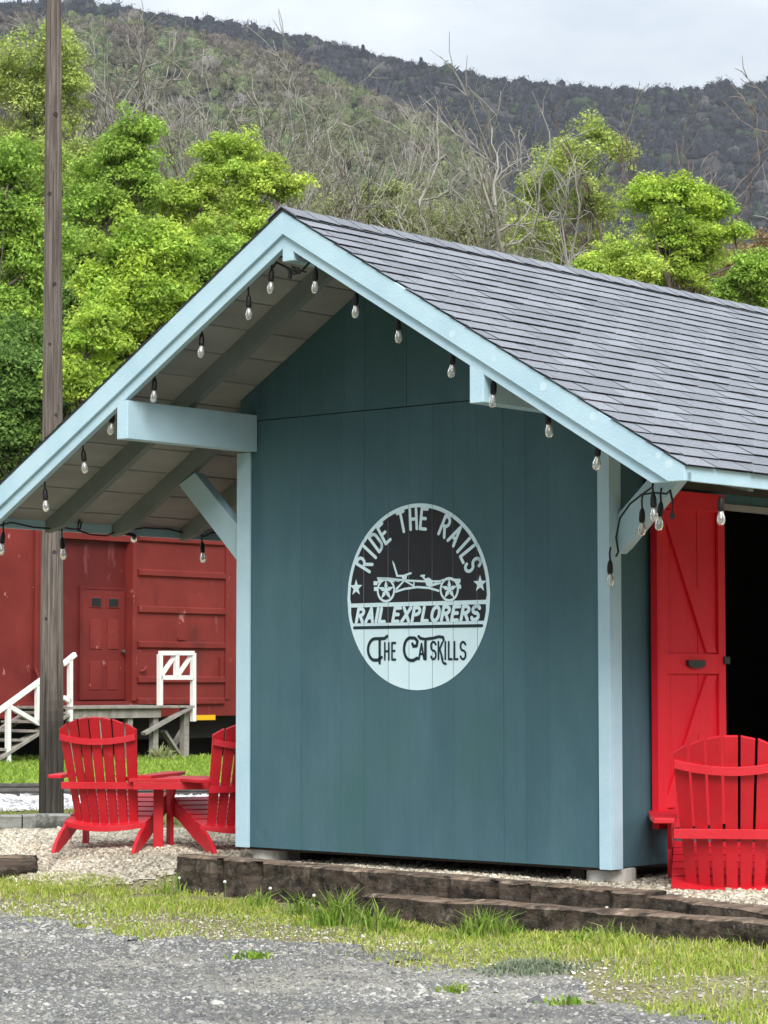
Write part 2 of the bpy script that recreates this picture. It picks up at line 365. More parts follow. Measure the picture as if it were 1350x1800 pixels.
def forest(name, label, surf, px, n, tr, R, ncards, colf, twig, seed, crest=0):
    g = np.random.default_rng(seed)
    x = np.where(g.random(n + crest) < .84, g.uniform(px[0], px[1], n + crest), g.uniform(-1000, 2200, n + crest)); t = np.concatenate([g.uniform(tr[0], tr[1], n), g.uniform(.965, 1.02, crest)]); n += crest
    X, D, Z = surf(x, t)
    r = R * g.lognormal(0, .38, n) * np.where(t > .96, .7, 1)
    c = np.stack([X, D, Z + r * .35], -1)
    base = colf(x, t, g) * g.uniform(.82, 1.2, (n, 1))
    # crowns: lumpy domes
    nv = len(ICO_V); ph = g.uniform(0, 6.28, (n, 1, 3)); d0 = ICO_V[None]
    lump = 1 + .16 * np.sin(4.1 * d0[..., 0] + ph[..., 0]) + .16 * np.sin(4.7 * d0[..., 1] + ph[..., 1]) + .14 * np.sin(5.3 * d0[..., 2] + ph[..., 2]) + g.normal(size=(n, nv)) * .09
    DV = (c[:, None] + d0 * lump[..., None] * r[:, None, None] * .66 * np.stack([g.uniform(.85, 1.15, n), g.uniform(.85, 1.15, n), g.uniform(.8, 1.25, n)], -1)[:, None]).reshape(-1, 3)
    DF_ = (ICO_F[None] + (np.arange(n) * nv)[:, None, None]).reshape(-1, 3)
    dt = np.repeat(base, len(ICO_F), 0) * g.uniform(.88, 1.12, (len(DF_), 1))
    # fringe of twigs and sprays
    d = g.normal(size=(n, ncards, 3)); d[..., 2] = np.abs(d[..., 2]) * .9 - .1
    d /= np.linalg.norm(d, axis=-1, keepdims=True)
    p = c[:, None] + d * g.uniform(.45, 1.12, (n, ncards, 1)) * r[:, None, None]
    ax = d + g.normal(size=d.shape) * .6; ax /= np.linalg.norm(ax, axis=-1, keepdims=True)
    sd = np.cross(ax, g.normal(size=d.shape)); sd /= np.linalg.norm(sd, axis=-1, keepdims=True) + 1e-9
    Lh = r[:, None, None] * twig[0] * g.uniform(.6, 1.4, (n, ncards, 1)); Wh = r[:, None, None] * twig[1] * g.uniform(.6, 1.4, (n, ncards, 1))
    q = np.stack([p - ax * Lh - sd * Wh, p - ax * Lh * .2 + sd * Wh * 1.3, p + ax * Lh, p + ax * Lh * .3 - sd * Wh * 1.2], 2)
    V = q.reshape(-1, 3); F = np.arange(len(V)).reshape(-1, 4) + len(DV)
    tint = (base[:, None, :] * g.uniform(.8, 1.45, (n, ncards, 1))).reshape(-1, 3)
    # pale trunks and forked limbs in front of some crowns
    k = g.random(n) < .3
    tb = c[k]; rk = r[k]; m_ = len(tb); TV = []
    for j in range(3):
        w = rk * (.03 if j == 0 else .018); lean = g.normal(size=m_) * (.2 if j == 0 else .5) * rk
        lo_ = tb + np.stack([0 * w, -rk * 1.1, -rk * .8], -1); hi_ = tb + np.stack([lean, -rk * .75, rk * g.uniform(.6, 1.25, m_)], -1)
        sx_ = np.stack([w, 0 * w, 0 * w], -1); TV.append(np.stack([lo_ - sx_, lo_ + sx_, hi_ + sx_ * .4, hi_ - sx_ * .4], 1))
    TV = np.concatenate(TV).reshape(-1, 3); TF = np.arange(len(TV)).reshape(-1, 4) + len(V) + len(DV)
    tt = np.repeat(base[k] * 1.5 + .03, 1, 0); tt = np.concatenate([tt, tt, tt])
    o = np_mesh(name, np.concatenate([DV, V, TV]), [DF_, np.concatenate([F, TF])], M['far'], tint=np.concatenate([dt, tint, tt]), smooth=True)
    return tag(o, label=label, cat='forest', kind='stuff')
def lerp(a, b, t): return np.asarray(a)[None] * (1 - t[:, None]) + np.asarray(b)[None] * t[:, None]
far_prof = [(-1100, 60), (-500, 25), (-150, 12), (0, 12), (110, 8), (200, 18), (345, 40), (460, 56), (560, 74), (640, 97), (740, 118), (830, 137), (915, 150), (1000, 155), (1100, 162), (1180, 164), (1280, 157), (1350, 154), (1500, 150), (2300, 120)]
near_prof = [(-1100, 90), (-500, 40), (-150, 24), (0, 28), (200, 38), (330, 58), (430, 80), (500, 105), (560, 128), (640, 165), (720, 200), (790, 232), (850, 300), (920, 390), (1000, 470), (1120, 560), (1500, 640), (2300, 760)]
s_far = hill('mountain', (-1100, 2300), far_prof, 1500, 2600, 60, M['hill'])
s_near = hill('hillside', (-1100, 2300), near_prof, 420, 1800, 14, M['hill'])
def col_far(x, t, g):
    n = len(x); k = g.random(n)
    b = lerp((.030, .032, .042), (.048, .048, .057), g.random(n))
    b[k > .93] = (.06, .085, .05); b[k < .05] = (.10, .095, .095)
    return b
def col_near(x, t, g):
    n = len(x); k = g.random(n)
    up = np.clip((t - .45) / .5 - (x - 350) / 1500 + g.normal(size=n) * .14, 0, 1)
    b = lerp((.16, .18, .085), (.14, .118, .10), up)
    patch = vnoise(x, t * 900, .012, 51)
    gsel = (patch > .55) & (k > .35); b[gsel] = lerp((.13, .165, .08), (.165, .19, .085), g.random(gsel.sum()))
    b[k < .08] = (.19, .175, .15); b[k > .985] = (.05, .085, .05)
    return b
forest('mountain_forest', 'dark purple grey leafless forest covering the far mountain ridge', s_far, (-120, 1480), 13000, (.2, 1.0), 5.8, 50, col_far, (.28, .030), 61, 1800)
forest('hillside_forest', 'brown and olive budding woods covering the nearer hillside', s_near, (-120, 1300), 10000, (.08, 1.0), 4.4, 80, col_near, (.26, .024), 62, 600)
forest('valley_woodland', 'hazy olive undergrowth and saplings at the foot of the hillside', s_near, (-120, 1480), 1800, (.0, .13), 2.2, 70, lambda x, t, g: lerp((.17, .19, .09), (.19, .18, .12), g.random(len(x))), (.2, .025), 63)

# ------------------------------------------------------------------ trees
class Tubes:
    def __init__(s): s.V = []; s.F = []; s.n = 0
    def add(s, pts, rad, n=5):
        V, F, _ = tube_np(pts, rad, n); s.V.append(V); s.F.append(F + s.n); s.n += len(V)
    def build(s, name, mat_, parent, tint=(1, 1, 1)):
        F = np.concatenate(s.F)
        return np_mesh(name, np.concatenate(s.V), [F], mat_, parent, tint=np.repeat(np.array([tint]), len(F), 0), smooth=True)
def bend(p, q, g, wob=.12, k=5):
    p = np.asarray(p, float); q = np.asarray(q, float); t = np.linspace(0, 1, k)[:, None]
    L = np.linalg.norm(q - p); o = g.normal(size=(k, 3)) * L * wob; o[0] = 0; o[-1] = 0
    pts = p * (1 - t) + q * t + o * np.array([1, 1, .5])
    pts[:, 2] += np.sin(t[:, 0] * math.pi) * L * .08
    return pts
def leaves_np(cent, crad, per, size, cols, g, flat=.5, droop=.45):
    """leaf quads in clumps; returns V,F,tint"""
    n = len(cent)
    size = size * .85; per = per * 1.35; per_n = np.maximum(4, (per * (crad / crad.mean()) ** 2 * g.uniform(.6, 1.4, n)).astype(int))
    ci = np.repeat(np.arange(n), per_n); m = len(ci)
    d = g.normal(size=(m, 3)); d /= np.linalg.norm(d, axis=1, keepdims=True)
    rr = g.random(m) ** .45
    off = d * rr[:, None] * crad[ci][:, None] * np.array([1, 1, flat])
    off[:, 2] -= droop * crad[ci] * (off[:, 0] ** 2 + off[:, 1] ** 2) / (crad[ci] ** 2)
    p = cent[ci] + off
    nrm = d * .6 + np.array([0, 0, .7]) + g.normal(size=(m, 3)) * .55; nrm /= np.linalg.norm(nrm, axis=1, keepdims=True)
    a = g.normal(size=(m, 3)); a[:, 2] -= .5; a -= nrm * (a * nrm).sum(1, keepdims=True); a /= np.linalg.norm(a, axis=1, keepdims=True) + 1e-9
    b = np.cross(nrm, a)
    L = size * .8 * g.uniform(.6, 1.4, (m, 1)); W = L * g.uniform(.38, .62, (m, 1))
    V = np.stack([p - a * L * .5, p + b * W * .5 + a * L * .05, p + a * L * .5 - nrm * L * .12, p - b * W * .5 + a * L * .05], 1).reshape(-1, 3)
    c = np.asarray(cols); k = g.random(n)
    base = 1.2 * (c[0][None] * (1 - k[:, None]) + c[1][None] * k[:, None])[ci] * g.uniform(.75, 1.25, (m, 1)) * g.uniform(.7, 1.25, n)[ci][:, None]
    return V, np.arange(len(V)).reshape(-1, 4), base
def leafy_tree(label, base_px, Y, lobes, nclump, per, size, cols, seed, group=None, crad=.75, trunk_r=.18, barkt=(1, 1, 1), kind='leafy_tree', fill=.55):
    g = np.random.default_rng(seed)
    mpp = Y / FPX                                     # metres per photo pixel at that distance
    bx = on_y(base_px, 1200, Y)[0]; base = np.array([bx, Y, float(gh(bx, Y)) - .1])
    t = empty(kind, base, label=label, cat='tree', group=group)
    tb = Tubes(); tw = Tubes(); cents = []; rads = []
    area = np.array([l[2] * l[3] for l in lobes], float); cnt = np.maximum(3, (nclump * 1.55 * area / area.sum()).astype(int))
    top = max(on_y(l[0], l[1], Y)[2] for l in lobes) - base[2]
    tx = on_y(np.average([l[0] for l in lobes], weights=area), 1200, Y)[0] - bx
    tr = bend((0, 0, 0), (tx, 0, top * .82), g, .025, 8)
    tb.add(tr, np.linspace(trunk_r, trunk_r * .25, 8), 7)
    for (px, py, rx, ry), n in zip(lobes, cnt):
        dy = g.uniform(-.6, .6) * rx * mpp
        c = on_y(px, py, Y) - base + np.array([0, dy, 0])
        zr = min(max(c[2] * g.uniform(.45, .7), top * .15), top * .8); i = np.interp(zr, tr[:, 2], np.arange(8)); p0 = np.array([np.interp(i, np.arange(8), tr[:, k]) for k in range(3)])
        lb = bend(p0, c, g, .07, 6); r0 = trunk_r * .38
        tb.add(lb, np.linspace(r0, r0 * .35, 6), 5)
        nm = 10; dm = g.normal(size=(nm, 3)); dm /= np.linalg.norm(dm, axis=1, keepdims=True)
        mc = c + dm * g.uniform(.25, 1.1, (nm, 1)) * np.array([rx, rx * .85, ry]) * mpp * .85
        mr_ = g.uniform(.30, .62, nm) * math.sqrt(rx * ry) * mpp
        mi = g.choice(nm, n, p=mr_ ** 2 / (mr_ ** 2).sum())
        d = g.normal(size=(n, 3)); d[:, 2] = d[:, 2] * .8 + .25; d /= np.linalg.norm(d, axis=1, keepdims=True)
        cc = mc[mi] + d * g.uniform(.45, 1.12, (n, 1)) * mr_[mi][:, None] * np.array([1.1, 1, .8])
        loose = g.random(n) < .38; dl = g.normal(size=(n, 3)); dl /= np.linalg.norm(dl, axis=1, keepdims=True)
        cc = np.where(loose[:, None], c + dl * g.uniform(.3, 1.08, (n, 1)) * np.array([rx, rx * .85, ry]) * mpp, cc)
        cents.append(cc); rads.append(crad * .62 * g.uniform(.5, 1.5, n))
        spr = g.random(n) < .22; cc[spr] = c + (cc[spr] - c) * g.uniform(1.12, 1.5, (spr.sum(), 1))
        for q in cc[g.random(n) < .4]:
            s = lb[g.integers(2, 6)]
            tw.add(bend(s, q + (q - s) * .12, g, .08, 4), np.linspace(r0 * .13, r0 * .04, 4), 4)
    tb.build('trunk', M['bark'], t, barkt)
    V, F, tint = leaves_np(np.concatenate(cents), np.concatenate(rads), per, size, cols, g)
    cr_ = np_mesh('crown', V, [F], M['leaf'], t, tint=tint)
    tw.build('twig', M['bark'], cr_, barkt)
    return t
def bare_tree(label, base_px, top_py, Y, spread, seed, group=None, barkt=(1, 1, 1), lev=6, buds=None, kind='bare_tree', r0=.2, stems=1, up=.55):
    g = np.random.default_rng(seed); mpp = Y / FPX
    bx = on_y(base_px, 1200, Y)[0]; base = np.array([bx, Y, float(gh(bx, Y)) - .1])
    H = on_y(base_px, top_py, Y)[2] - base[2]
    t = empty(kind, base, label=label, cat='tree', group=group)
    tb = Tubes(); tw = Tubes(); tips = []
    def grow(p, d, L, r, l):
        k = 5 if l > 2 else 3
        pts = [p]; dd = d.copy()
        for i in range(k - 1):
            dd = dd + g.normal(size=3) * .36 * np.array([1, 1, .7]) + np.array([0, 0, .07]); dd /= np.linalg.norm(dd)
            pts.append(pts[-1] + dd * L / (k - 1))
        pts = np.array(pts); (tb if l >= lev - 1 else tw).add(pts, np.linspace(r, r * .55, k), 6 if l > 3 else (4 if l > 1 else 3))
        if l <= 1: tips.append(pts[-1]); tips.append(pts[1])
        if l == 0: return
        nb = 2 + (g.random() < (.35 if l > 4 else .8))
        for j in range(nb):
            f = g.uniform(.45, 1) if j else 1
            i = min(k - 1, max(1, int(round(f * (k - 1)))))
            a = g.normal(size=3); a -= dd * (a @ dd); a /= np.linalg.norm(a) + 1e-9
            nd = dd * g.uniform(.7, 1) + a * spread * (g.uniform(.55, 1.05) if j else .22) + np.array([0, 0, up * .42]); nd /= np.linalg.norm(nd)
            grow(pts[i], nd, L * g.uniform(.55, .80), max(r * (.64 if j == 0 else .48), .017 * Y / 100), l - 1)
    for s_ in range(stems):
        d = np.array([g.normal() * .08 + (s_ - (stems - 1) / 2) * .3, g.normal() * .08, 1.0]); d /= np.linalg.norm(d)
        grow(np.array([s_ * .15, 0, 0.0]), d, H * .27, r0, lev)
    # scale to the measured height
    zmax = np.quantile(np.concatenate(tw.V)[:, 2], .996); k = H / zmax
    for T in (tb, tw): T.V = [V * np.array([(k + 1) / 2, (k + 1) / 2, k]) for V in T.V]
    al_ = np.concatenate(tw.V); cm = al_.mean(0); sh_ = cm[:2] / cm[2]           # keep the crown over its own trunk
    for T in (tb, tw): T.V = [np.column_stack([V[:, :2] - V[:, 2:3] * sh_ * 1.0, V[:, 2]]) for V in T.V]
    tips = [np.append(p[:2] - p[2] * k / ((k + 1) / 2) * sh_ * 1.0, p[2]) for p in tips]
    tb.build('trunk', M['bark'], t, barkt); tw.build('crown', M['bark'], t, tuple(np.array(barkt) * 1.1))
    if buds:
        tp = np.array(tips) * np.array([(k + 1) / 2, (k + 1) / 2, k])
        V, F, ti = leaves_np(tp, np.full(len(tp), buds[0]), buds[1], buds[2], buds[3], g)
        np_mesh('leaves', V, [F], M['leaf'], t, tint=ti)
    return t
LIME = [np.array((.44, .55, .08)), np.array((.26, .41, .06))]
YEL = [np.array((.46, .55, .10)), np.array((.31, .44, .075))]
GRN = [np.array((.33, .47, .08)), np.array((.22, .36, .06))]
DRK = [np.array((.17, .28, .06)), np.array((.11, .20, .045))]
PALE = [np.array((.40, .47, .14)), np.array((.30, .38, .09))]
HAZY = [np.array((.29, .35, .11)), np.array((.22, .28, .09))]
G1 = 'spring trees beyond the boxcar'
leafy_tree('tall airy pale green tree at the far left, topmost against the mountain skyline', 20, 82, [(30, 130, 75, 80), (110, 150, 45, 90), (20, 260, 80, 80), (100, 80, 40, 45), (60, 340, 90, 70)], 260, 60, .19, PALE, 101, G1, .8, .3, fill=.3)
leafy_tree('full bright green tree at the left edge behind the utility pole', 10, 62, [(15, 300, 70, 70), (-10, 400, 80, 90), (60, 440, 60, 80), (20, 540, 80, 100), (-20, 640, 70, 90)], 330, 90, .17, GRN, 102, G1, .65, .25)
leafy_tree('mid green tree with a leaning pointed top right of the pole', 190, 70, [(235, 235, 38, 45), (190, 290, 60, 55), (235, 320, 45, 50), (170, 380, 60, 60), (140, 460, 55, 70)], 260, 85, .17, GRN, 103, G1, .65, .22)
leafy_tree('yellow green rounded tree rising just left of the roof peak', 395, 72, [(400, 262, 52, 36), (440, 300, 55, 32), (492, 318, 36, 32), (360, 330, 45, 36), (310, 345, 50, 42), (420, 370, 70, 40), (380, 415, 70, 40), (450, 400, 40, 30)], 290, 85, .17, YEL, 104, G1, .62, .22)
leafy_tree('brightest dense yellow green tree directly left of the gable roof', 240, 56, [(240, 430, 60, 52), (190, 490, 55, 55), (290, 480, 55, 60), (240, 540, 75, 60), (320, 540, 50, 50), (180, 620, 50, 50), (270, 620, 70, 50)], 420, 95, .155, LIME, 105, G1, .6, .2)
leafy_tree('low bright green sapling beside the pole, under the larger crowns', 150, 53, [(160, 585, 42, 42), (130, 660, 38, 40), (190, 680, 45, 50)], 130, 90, .15, LIME, 106, G1, .5, .14)
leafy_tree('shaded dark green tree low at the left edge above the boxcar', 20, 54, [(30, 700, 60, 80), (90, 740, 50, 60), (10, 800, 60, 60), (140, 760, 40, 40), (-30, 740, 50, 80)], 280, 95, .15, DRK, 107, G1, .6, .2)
leafy_tree('dusty olive tree filling the gap between the pole and the roof', 400, 88, [(340, 440, 80, 60), (440, 420, 60, 40), (300, 530, 90, 70), (120, 520, 60, 110), (200, 450, 70, 60), (390, 520, 70, 60)], 330, 70, .2, HAZY, 108, G1, .8, .25)
leafy_tree('loose pale green tree with thin twigs behind the middle of the roof', 985, 92, [(1040, 235, 32, 36), (1085, 262, 30, 28), (1000, 290, 62, 42), (950, 330, 52, 48), (1045, 345, 55, 52), (935, 410, 48, 50), (1010, 430, 66, 50)], 230, 42, .19, PALE, 109, G1, .7, .2, fill=.3)
leafy_tree('compact bright lime tree above the right part of the roof', 1150, 78, [(1145, 335, 42, 36), (1205, 345, 48, 32), (1250, 365, 34, 34), (1170, 400, 62, 38), (1240, 405, 50, 26), (1150, 450, 45, 32), (1215, 445, 55, 24), (1180, 480, 60, 26), (1290, 402, 22, 15)], 270, 85, .17, LIME, 110, G1, .62, .2)
leafy_tree('loose yellow green sapling low above the roof ridge left of the lime tree', 1085, 74, [(1085, 455, 50, 40), (1040, 480, 40, 30), (1125, 478, 36, 26)], 120, 70, .16, YEL, 111, G1, .55, .1, kind='leafy_bush')
leafy_tree('green sapling at the right edge above the roof ridge', 1330, 70, [(1325, 480, 44, 44), (1365, 500, 46, 44), (1285, 505, 28, 26)], 140, 70, .16, GRN, 112, G1, .55, .12, kind='leafy_bush')
leafy_tree('rusty tan budding tree at the right edge', 1335, 96, [(1325, 440, 36, 26), (1360, 455, 40, 34), (1300, 475, 30, 30)], 90, 70, .2, [np.array((.34, .24, .13)), np.array((.26, .22, .09))], 113, None, .7, .15)
leafy_tree('hazy olive thicket directly behind the roof ridge at right', 1180, 102, [(1000, 470, 80, 40), (1120, 500, 90, 40), (1240, 480, 80, 50), (1080, 440, 60, 40), (1330, 500, 60, 50)], 320, 60, .2, HAZY, 120, G1, .7, .12, fill=.1, kind='leafy_thicket')
leafy_tree('tall yellowish tree filling the skyline gap between pole and pointed tree', 130, 78, [(130, 400, 70, 90), (80, 300, 60, 60), (215, 400, 60, 70), (60, 520, 80, 80), (150, 290, 40, 50)], 420, 70, .17, PALE, 123, G1, .7, .2)
leafy_tree('fresh green tree tucked between the brightest tree and the roof slope', 330, 60, [(350, 470, 50, 50), (390, 440, 40, 36), (310, 560, 50, 60), (250, 680, 60, 50), (345, 520, 50, 50)], 300, 85, .15, GRN, 124, G1, .55, .15)
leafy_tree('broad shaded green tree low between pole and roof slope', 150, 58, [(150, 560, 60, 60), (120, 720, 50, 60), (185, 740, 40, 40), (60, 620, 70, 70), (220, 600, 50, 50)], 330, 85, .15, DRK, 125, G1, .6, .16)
leafy_tree('olive brown thicket behind the front half of the roof ridge', 720, 110, [(600, 370, 80, 40), (720, 390, 90, 40), (830, 410, 80, 45), (660, 345, 60, 30)], 260, 55, .2, [np.array((.30, .34, .15)), np.array((.22, .25, .11))], 121, G1, .7, .12, fill=.1, kind='leafy_thicket')
leafy_tree('mid green thicket under the crowns left of the roof peak', 330, 80, [(420, 400, 70, 40), (340, 420, 70, 60), (210, 560, 90, 90), (60, 560, 90, 90), (140, 420, 70, 60), (300, 620, 60, 60), (380, 400, 60, 50), (30, 420, 60, 90), (180, 660, 70, 80)], 620, 80, .19, [np.array((.32, .44, .10)), np.array((.22, .33, .075))], 122, G1, .75, .14, fill=.1, kind='leafy_thicket')
G2 = 'leafless trees on the lower slope'
OLV = (1.5, 1.75, 1.5); PAL = (2.2, 2.55, 2.8); BRN = (1.15, 1.25, 1.3)
OB = [np.array((.26, .29, .10)), np.array((.20, .21, .09))]
B = lambda n: (.5, max(1, n // 3), .13, OB)
for a in [
  ('pale bare tree with crooked limbs just right of the utility pole', 240, 60, 100, .75, 201, PAL, 5, None, 1, .2),
  ('grey bare tree breaking the skyline behind the left green trees', 305, 70, 120, .7, 202, PAL, 5, None, 1, .2),
  ('bare tree with forked dark trunk above the pointed green tree', 270, 130, 95, .7, 203, BRN, 5, None, 2, .16),
  ('pale bare tree with wide crown left of the roof peak', 440, 110, 108, .8, 204, PAL, 5, None, 2, .17),
  ('bare tree with dark limbs directly behind the yellow green tree', 475, 150, 98, .75, 205, BRN, 5, None, 1, .2),
  ('olive mossy bare tree straight above the roof peak', 585, 190, 90, .7, 206, OLV, 5, B(4), 1, .24),
  ('slender olive budding tree right of the roof peak', 640, 215, 96, .7, 207, OLV, 5, B(5), 2, .15),
  ('wide olive budding tree above the front of the ridge', 705, 190, 104, .8, 208, OLV, 5, B(5), 2, .15),
  ('tall dead tree with broken pale trunk above the middle of the roof', 880, 140, 80, .7, 237, (2.4, 2.75, 3.0), 5, None, 1, .30),
  ('reddish brown bare tree between the two right green trees', 1120, 205, 125, .75, 212, (1.9, 1.9, 2.0), 5, None, 2, .16),
  ('pale reddish bare tree behind the bright lime tree', 1205, 195, 120, .75, 213, (2.1, 2.15, 2.3), 5, None, 2, .16),
  ('thin grey tree between the lime tree and the right edge', 1275, 290, 95, .7, 214, (1.3, 1.15, 1.05), 5, None, 2, .12),
  ('grey bare tree at the right edge above the tan tree', 1340, 290, 110, .7, 215, PAL, 5, None, 1, .14),
  ('short olive tree hugging the ridge between dead tree and roof peak', 740, 330, 80, .8, 216, OLV, 5, B(6), 3, .11),
  ('bushy grey green sapling low behind the ridge by the dead tree', 800, 350, 78, .8, 217, OLV, 5, B(6), 3, .1),
  ('faint olive tree on the slope behind the roof peak', 545, 230, 130, .8, 218, OLV, 5, B(4), 2, .16)]:
    bare_tree(a[0], a[1], a[2], a[3], a[4], a[5], G2, a[6], 6, a[8], r0=a[10], stems=a[9])
for lab, px, py, tp in (('small dark conifer standing alone on the skyline above the roof peak', 638, 98, 78), ('thin dark conifer on the skyline right of the other', 740, 120, 100), ('tiny dark conifer on the skyline at upper left', 346, 44, 28)):
    Y = 2585; c = on_y(px, py + 8, Y); H = on_y(px, tp, Y)[2] - c[2]; g = np.random.default_rng(px)
    t = empty('conifer_tree', c, label=lab, cat='tree', group='lone conifers on the skyline')
    tb = Tubes(); tb.add([(0, 0, -2), (0, 0, H * .95)], [.4, .1], 5); tb.build('trunk', M['bark'], t)
    m = 420; z = g.random(m) ** .7; an = g.random(m) * 6.283; rr = (1 - z) * H * .27 * g.uniform(.5, 1.1, m) + .3
    p = np.stack([np.cos(an) * rr, np.sin(an) * rr, H * (.08 + .92 * z)], -1); L = 1.6
    d = np.stack([np.cos(an), np.sin(an), -.4 + 0 * an], -1); sd = np.stack([-np.sin(an), np.cos(an), 0 * an], -1)
    V = np.stack([p - sd * .6, p + d * L, p + sd * .6, p - d * .8], 1).reshape(-1, 3)
    np_mesh('crown', V, [np.arange(len(V)).reshape(-1, 4)], M['far'], t, tint=np.repeat([[.022, .04, .035]], m, 0))

# ------------------------------------------------------------------ the shed
W, OV, T_, HR, EV, DF = 3.0, 1.1875, .5908, 3.8707, 1.3413, .0786
LEN = 7.2
roof = lambda u: HR - T_ * abs(u - W / 2)
shed = empty('station_shed', (CX, CY, 0), -YAW, label='teal boarded wooden shed with deep eaves and round painted sign', cat='shed')
ZS = 2.808
def boards(mb, ax, a0, a1, zlo, zhi, f0, f1, seed, wmin=.165, wmax=.205, gap=.0022):
    g = np.random.default_rng(seed); x = a0
    while x < a1 - .02:
        w = g.uniform(wmin, wmax); e = min(a1, x + w)
        if a1 - e < .06: e = a1
        j = g.uniform(-.0012, .0012); tn = (1 + g.uniform(-.04, .04),) * 3
        gp = gap * (.35 if g.random() < .6 else 1); pl, pr = x + gp / 2, e - gp / 2
        cuts = [pl] + ([W / 2] if callable(zhi) and pl < W / 2 < pr else []) + [pr]
        top = [(c, zhi(c) if callable(zhi) else zhi) for c in reversed(cuts)]
        if max(t for _, t in top) > zlo + .01:
            mb.prism([(pl, zlo), (pr, zlo)] + top, f0 + j, f1, ax, tn)
        x = e
g1 = MB(); boards(g1, 1, 0.0, W, 0.0, ZS - .003, 0, .022, 1)
boards(g1, 1, 0.0, W, ZS + .003, lambda u: roof(u) - .034, -.009, .022, 2)
g1.prism([(0, .01), (W, .01), (W, roof(W) - .04), (W / 2, HR - .04), (0, roof(0) - .04)], .024, .05, 1, (.5, .5, .5))
g1.build('gable_wall', M['teal'], shed)
DV0, DV1, ZO = 1.085, 3.1, 2.19                          # door opening in the side wall
g2 = MB(); boards(g2, 0, .0, DV0, 0.0, roof(W) - .05, W, W - .022, 3, .2, .26)
boards(g2, 0, DV1, LEN, 0.0, roof(W) - .05, W, W - .022, 4, .2, .26); boards(g2, 0, DV0, DV1, ZO, roof(W) - .05, W, W - .022, 5, .2, .26)
g2.build('side_wall', M['teal'], shed)
g3 = MB(); g3.box((0, .05, 0), (.022, LEN, roof(0) - .05)); g3.build('rear_wall', M['teal'], shed)
g4 = MB(); g4.prism([(.022, 0), (W - .022, 0), (W - .022, roof(W) - .05), (W / 2, HR - .05), (.022, roof(0) - .05)], LEN - .03, LEN, 1); g4.build('end_wall', M['teal'], shed)
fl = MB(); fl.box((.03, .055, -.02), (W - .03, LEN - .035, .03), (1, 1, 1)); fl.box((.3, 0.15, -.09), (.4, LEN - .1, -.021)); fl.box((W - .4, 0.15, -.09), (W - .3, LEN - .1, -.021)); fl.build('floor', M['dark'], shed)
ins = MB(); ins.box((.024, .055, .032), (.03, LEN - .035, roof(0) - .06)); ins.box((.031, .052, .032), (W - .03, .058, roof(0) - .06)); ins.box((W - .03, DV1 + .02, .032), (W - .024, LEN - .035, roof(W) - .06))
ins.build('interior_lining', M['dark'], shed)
# corner boards
for a, b in (((0.0, -.022, -.004), (.098, -.002, 2.60)), ((2.934, -.022, -.008), (W + .02, -.002, 2.615))):
    t = MB(); t.box(a, b); t.build('corner_board', M['trim'], shed, bevel=.003)
t = MB(); t.box((W + .001, -.0015, -.008), (W + .0205, .096, 2.8)); t.build('corner_board', M['trim'], shed, bevel=.003)
t = MB(); t.box((-.021, -.021, -.004), (-.001, .09, 2.6)); t.build('corner_board', M['trim'], shed, bevel=.003)
# footings
for u, v in ((.13, .2), (2.86, .2), (2.86, 2.6), (.13, 2.6), (2.86, 5), (.13, 5)):
    t = MB(); t.lathe((u, v, -.25), [(.15, 0), (.148, .1), (.145, .238), (.13, .2455)], 20); t.build('footing', M['concrete'], shed, smooth=False)
# beams through the gable
for u0, u1, z0, z1 in ((.052, .15, 2.603, 2.845), (2.905, 3.004, 2.62, 2.856), (1.478, 1.564, 3.572, 3.74)):
    t = MB(); t.box((u0, -OV + .012, z0), (u1, -.003, z1)); t.build('roof_beam', M['trim'], shed, bevel=.004)
# barge boards: outer face, inner lower trim
def barge(sgn, drop, v0, v1, top, name):
    f = lambda u: W / 2 + sgn * (u - W / 2)
    zb = roof(W + EV) - DF
    ux = W / 2 + (HR - drop - zb) / T_
    poly = [(f(W / 2), HR - top), (f(W + EV), roof(W + EV) - top), (f(W + EV), zb), (f(min(ux, W + EV)), zb), (f(W / 2), HR - drop)]
    t = MB(); t.prism(poly, v0, v1, 1); return t.build(name, M['trim'], shed, bevel=.003)
for sgn in (1, -1):
    barge(sgn, .138, -OV - .012, -OV + .012, .0, 'barge_board')
    barge(sgn, .208, -OV + .0125, -OV + .055, .03, 'barge_trim')
fs_ = MB()
for px, py, r in ((795, 587, .024), (868, 631, .018), (955, 680, .026), (1043, 733, .026), (1157, 801, .020), (1176, 815, .026)):
    p = on_v(px, py, -OV - .0128); fs_.add([(p[0] + r * math.cos(6.2832 * k / 14) * random.uniform(.85, 1.1), -OV - .0128, p[2] + r * math.sin(6.2832 * k / 14) * random.uniform(.85, 1.1)) for k in range(14)], [tuple(range(14))])
fs_.build('filler_spot', M['filler'], [o for o in shed.children if o.name.startswith('barge_board')][0])
# fascias
for s in (1, -1):
    u0, u1 = (W + EV - .022, W + EV) if s == 1 else (-EV, -EV + .022)
    t = MB(); t.box((u0, -OV + .013, roof(W + EV) - DF), (u1, LEN + .4, roof(W + EV) + .0)); t.build('fascia', M['trim'], shed, bevel=.003)
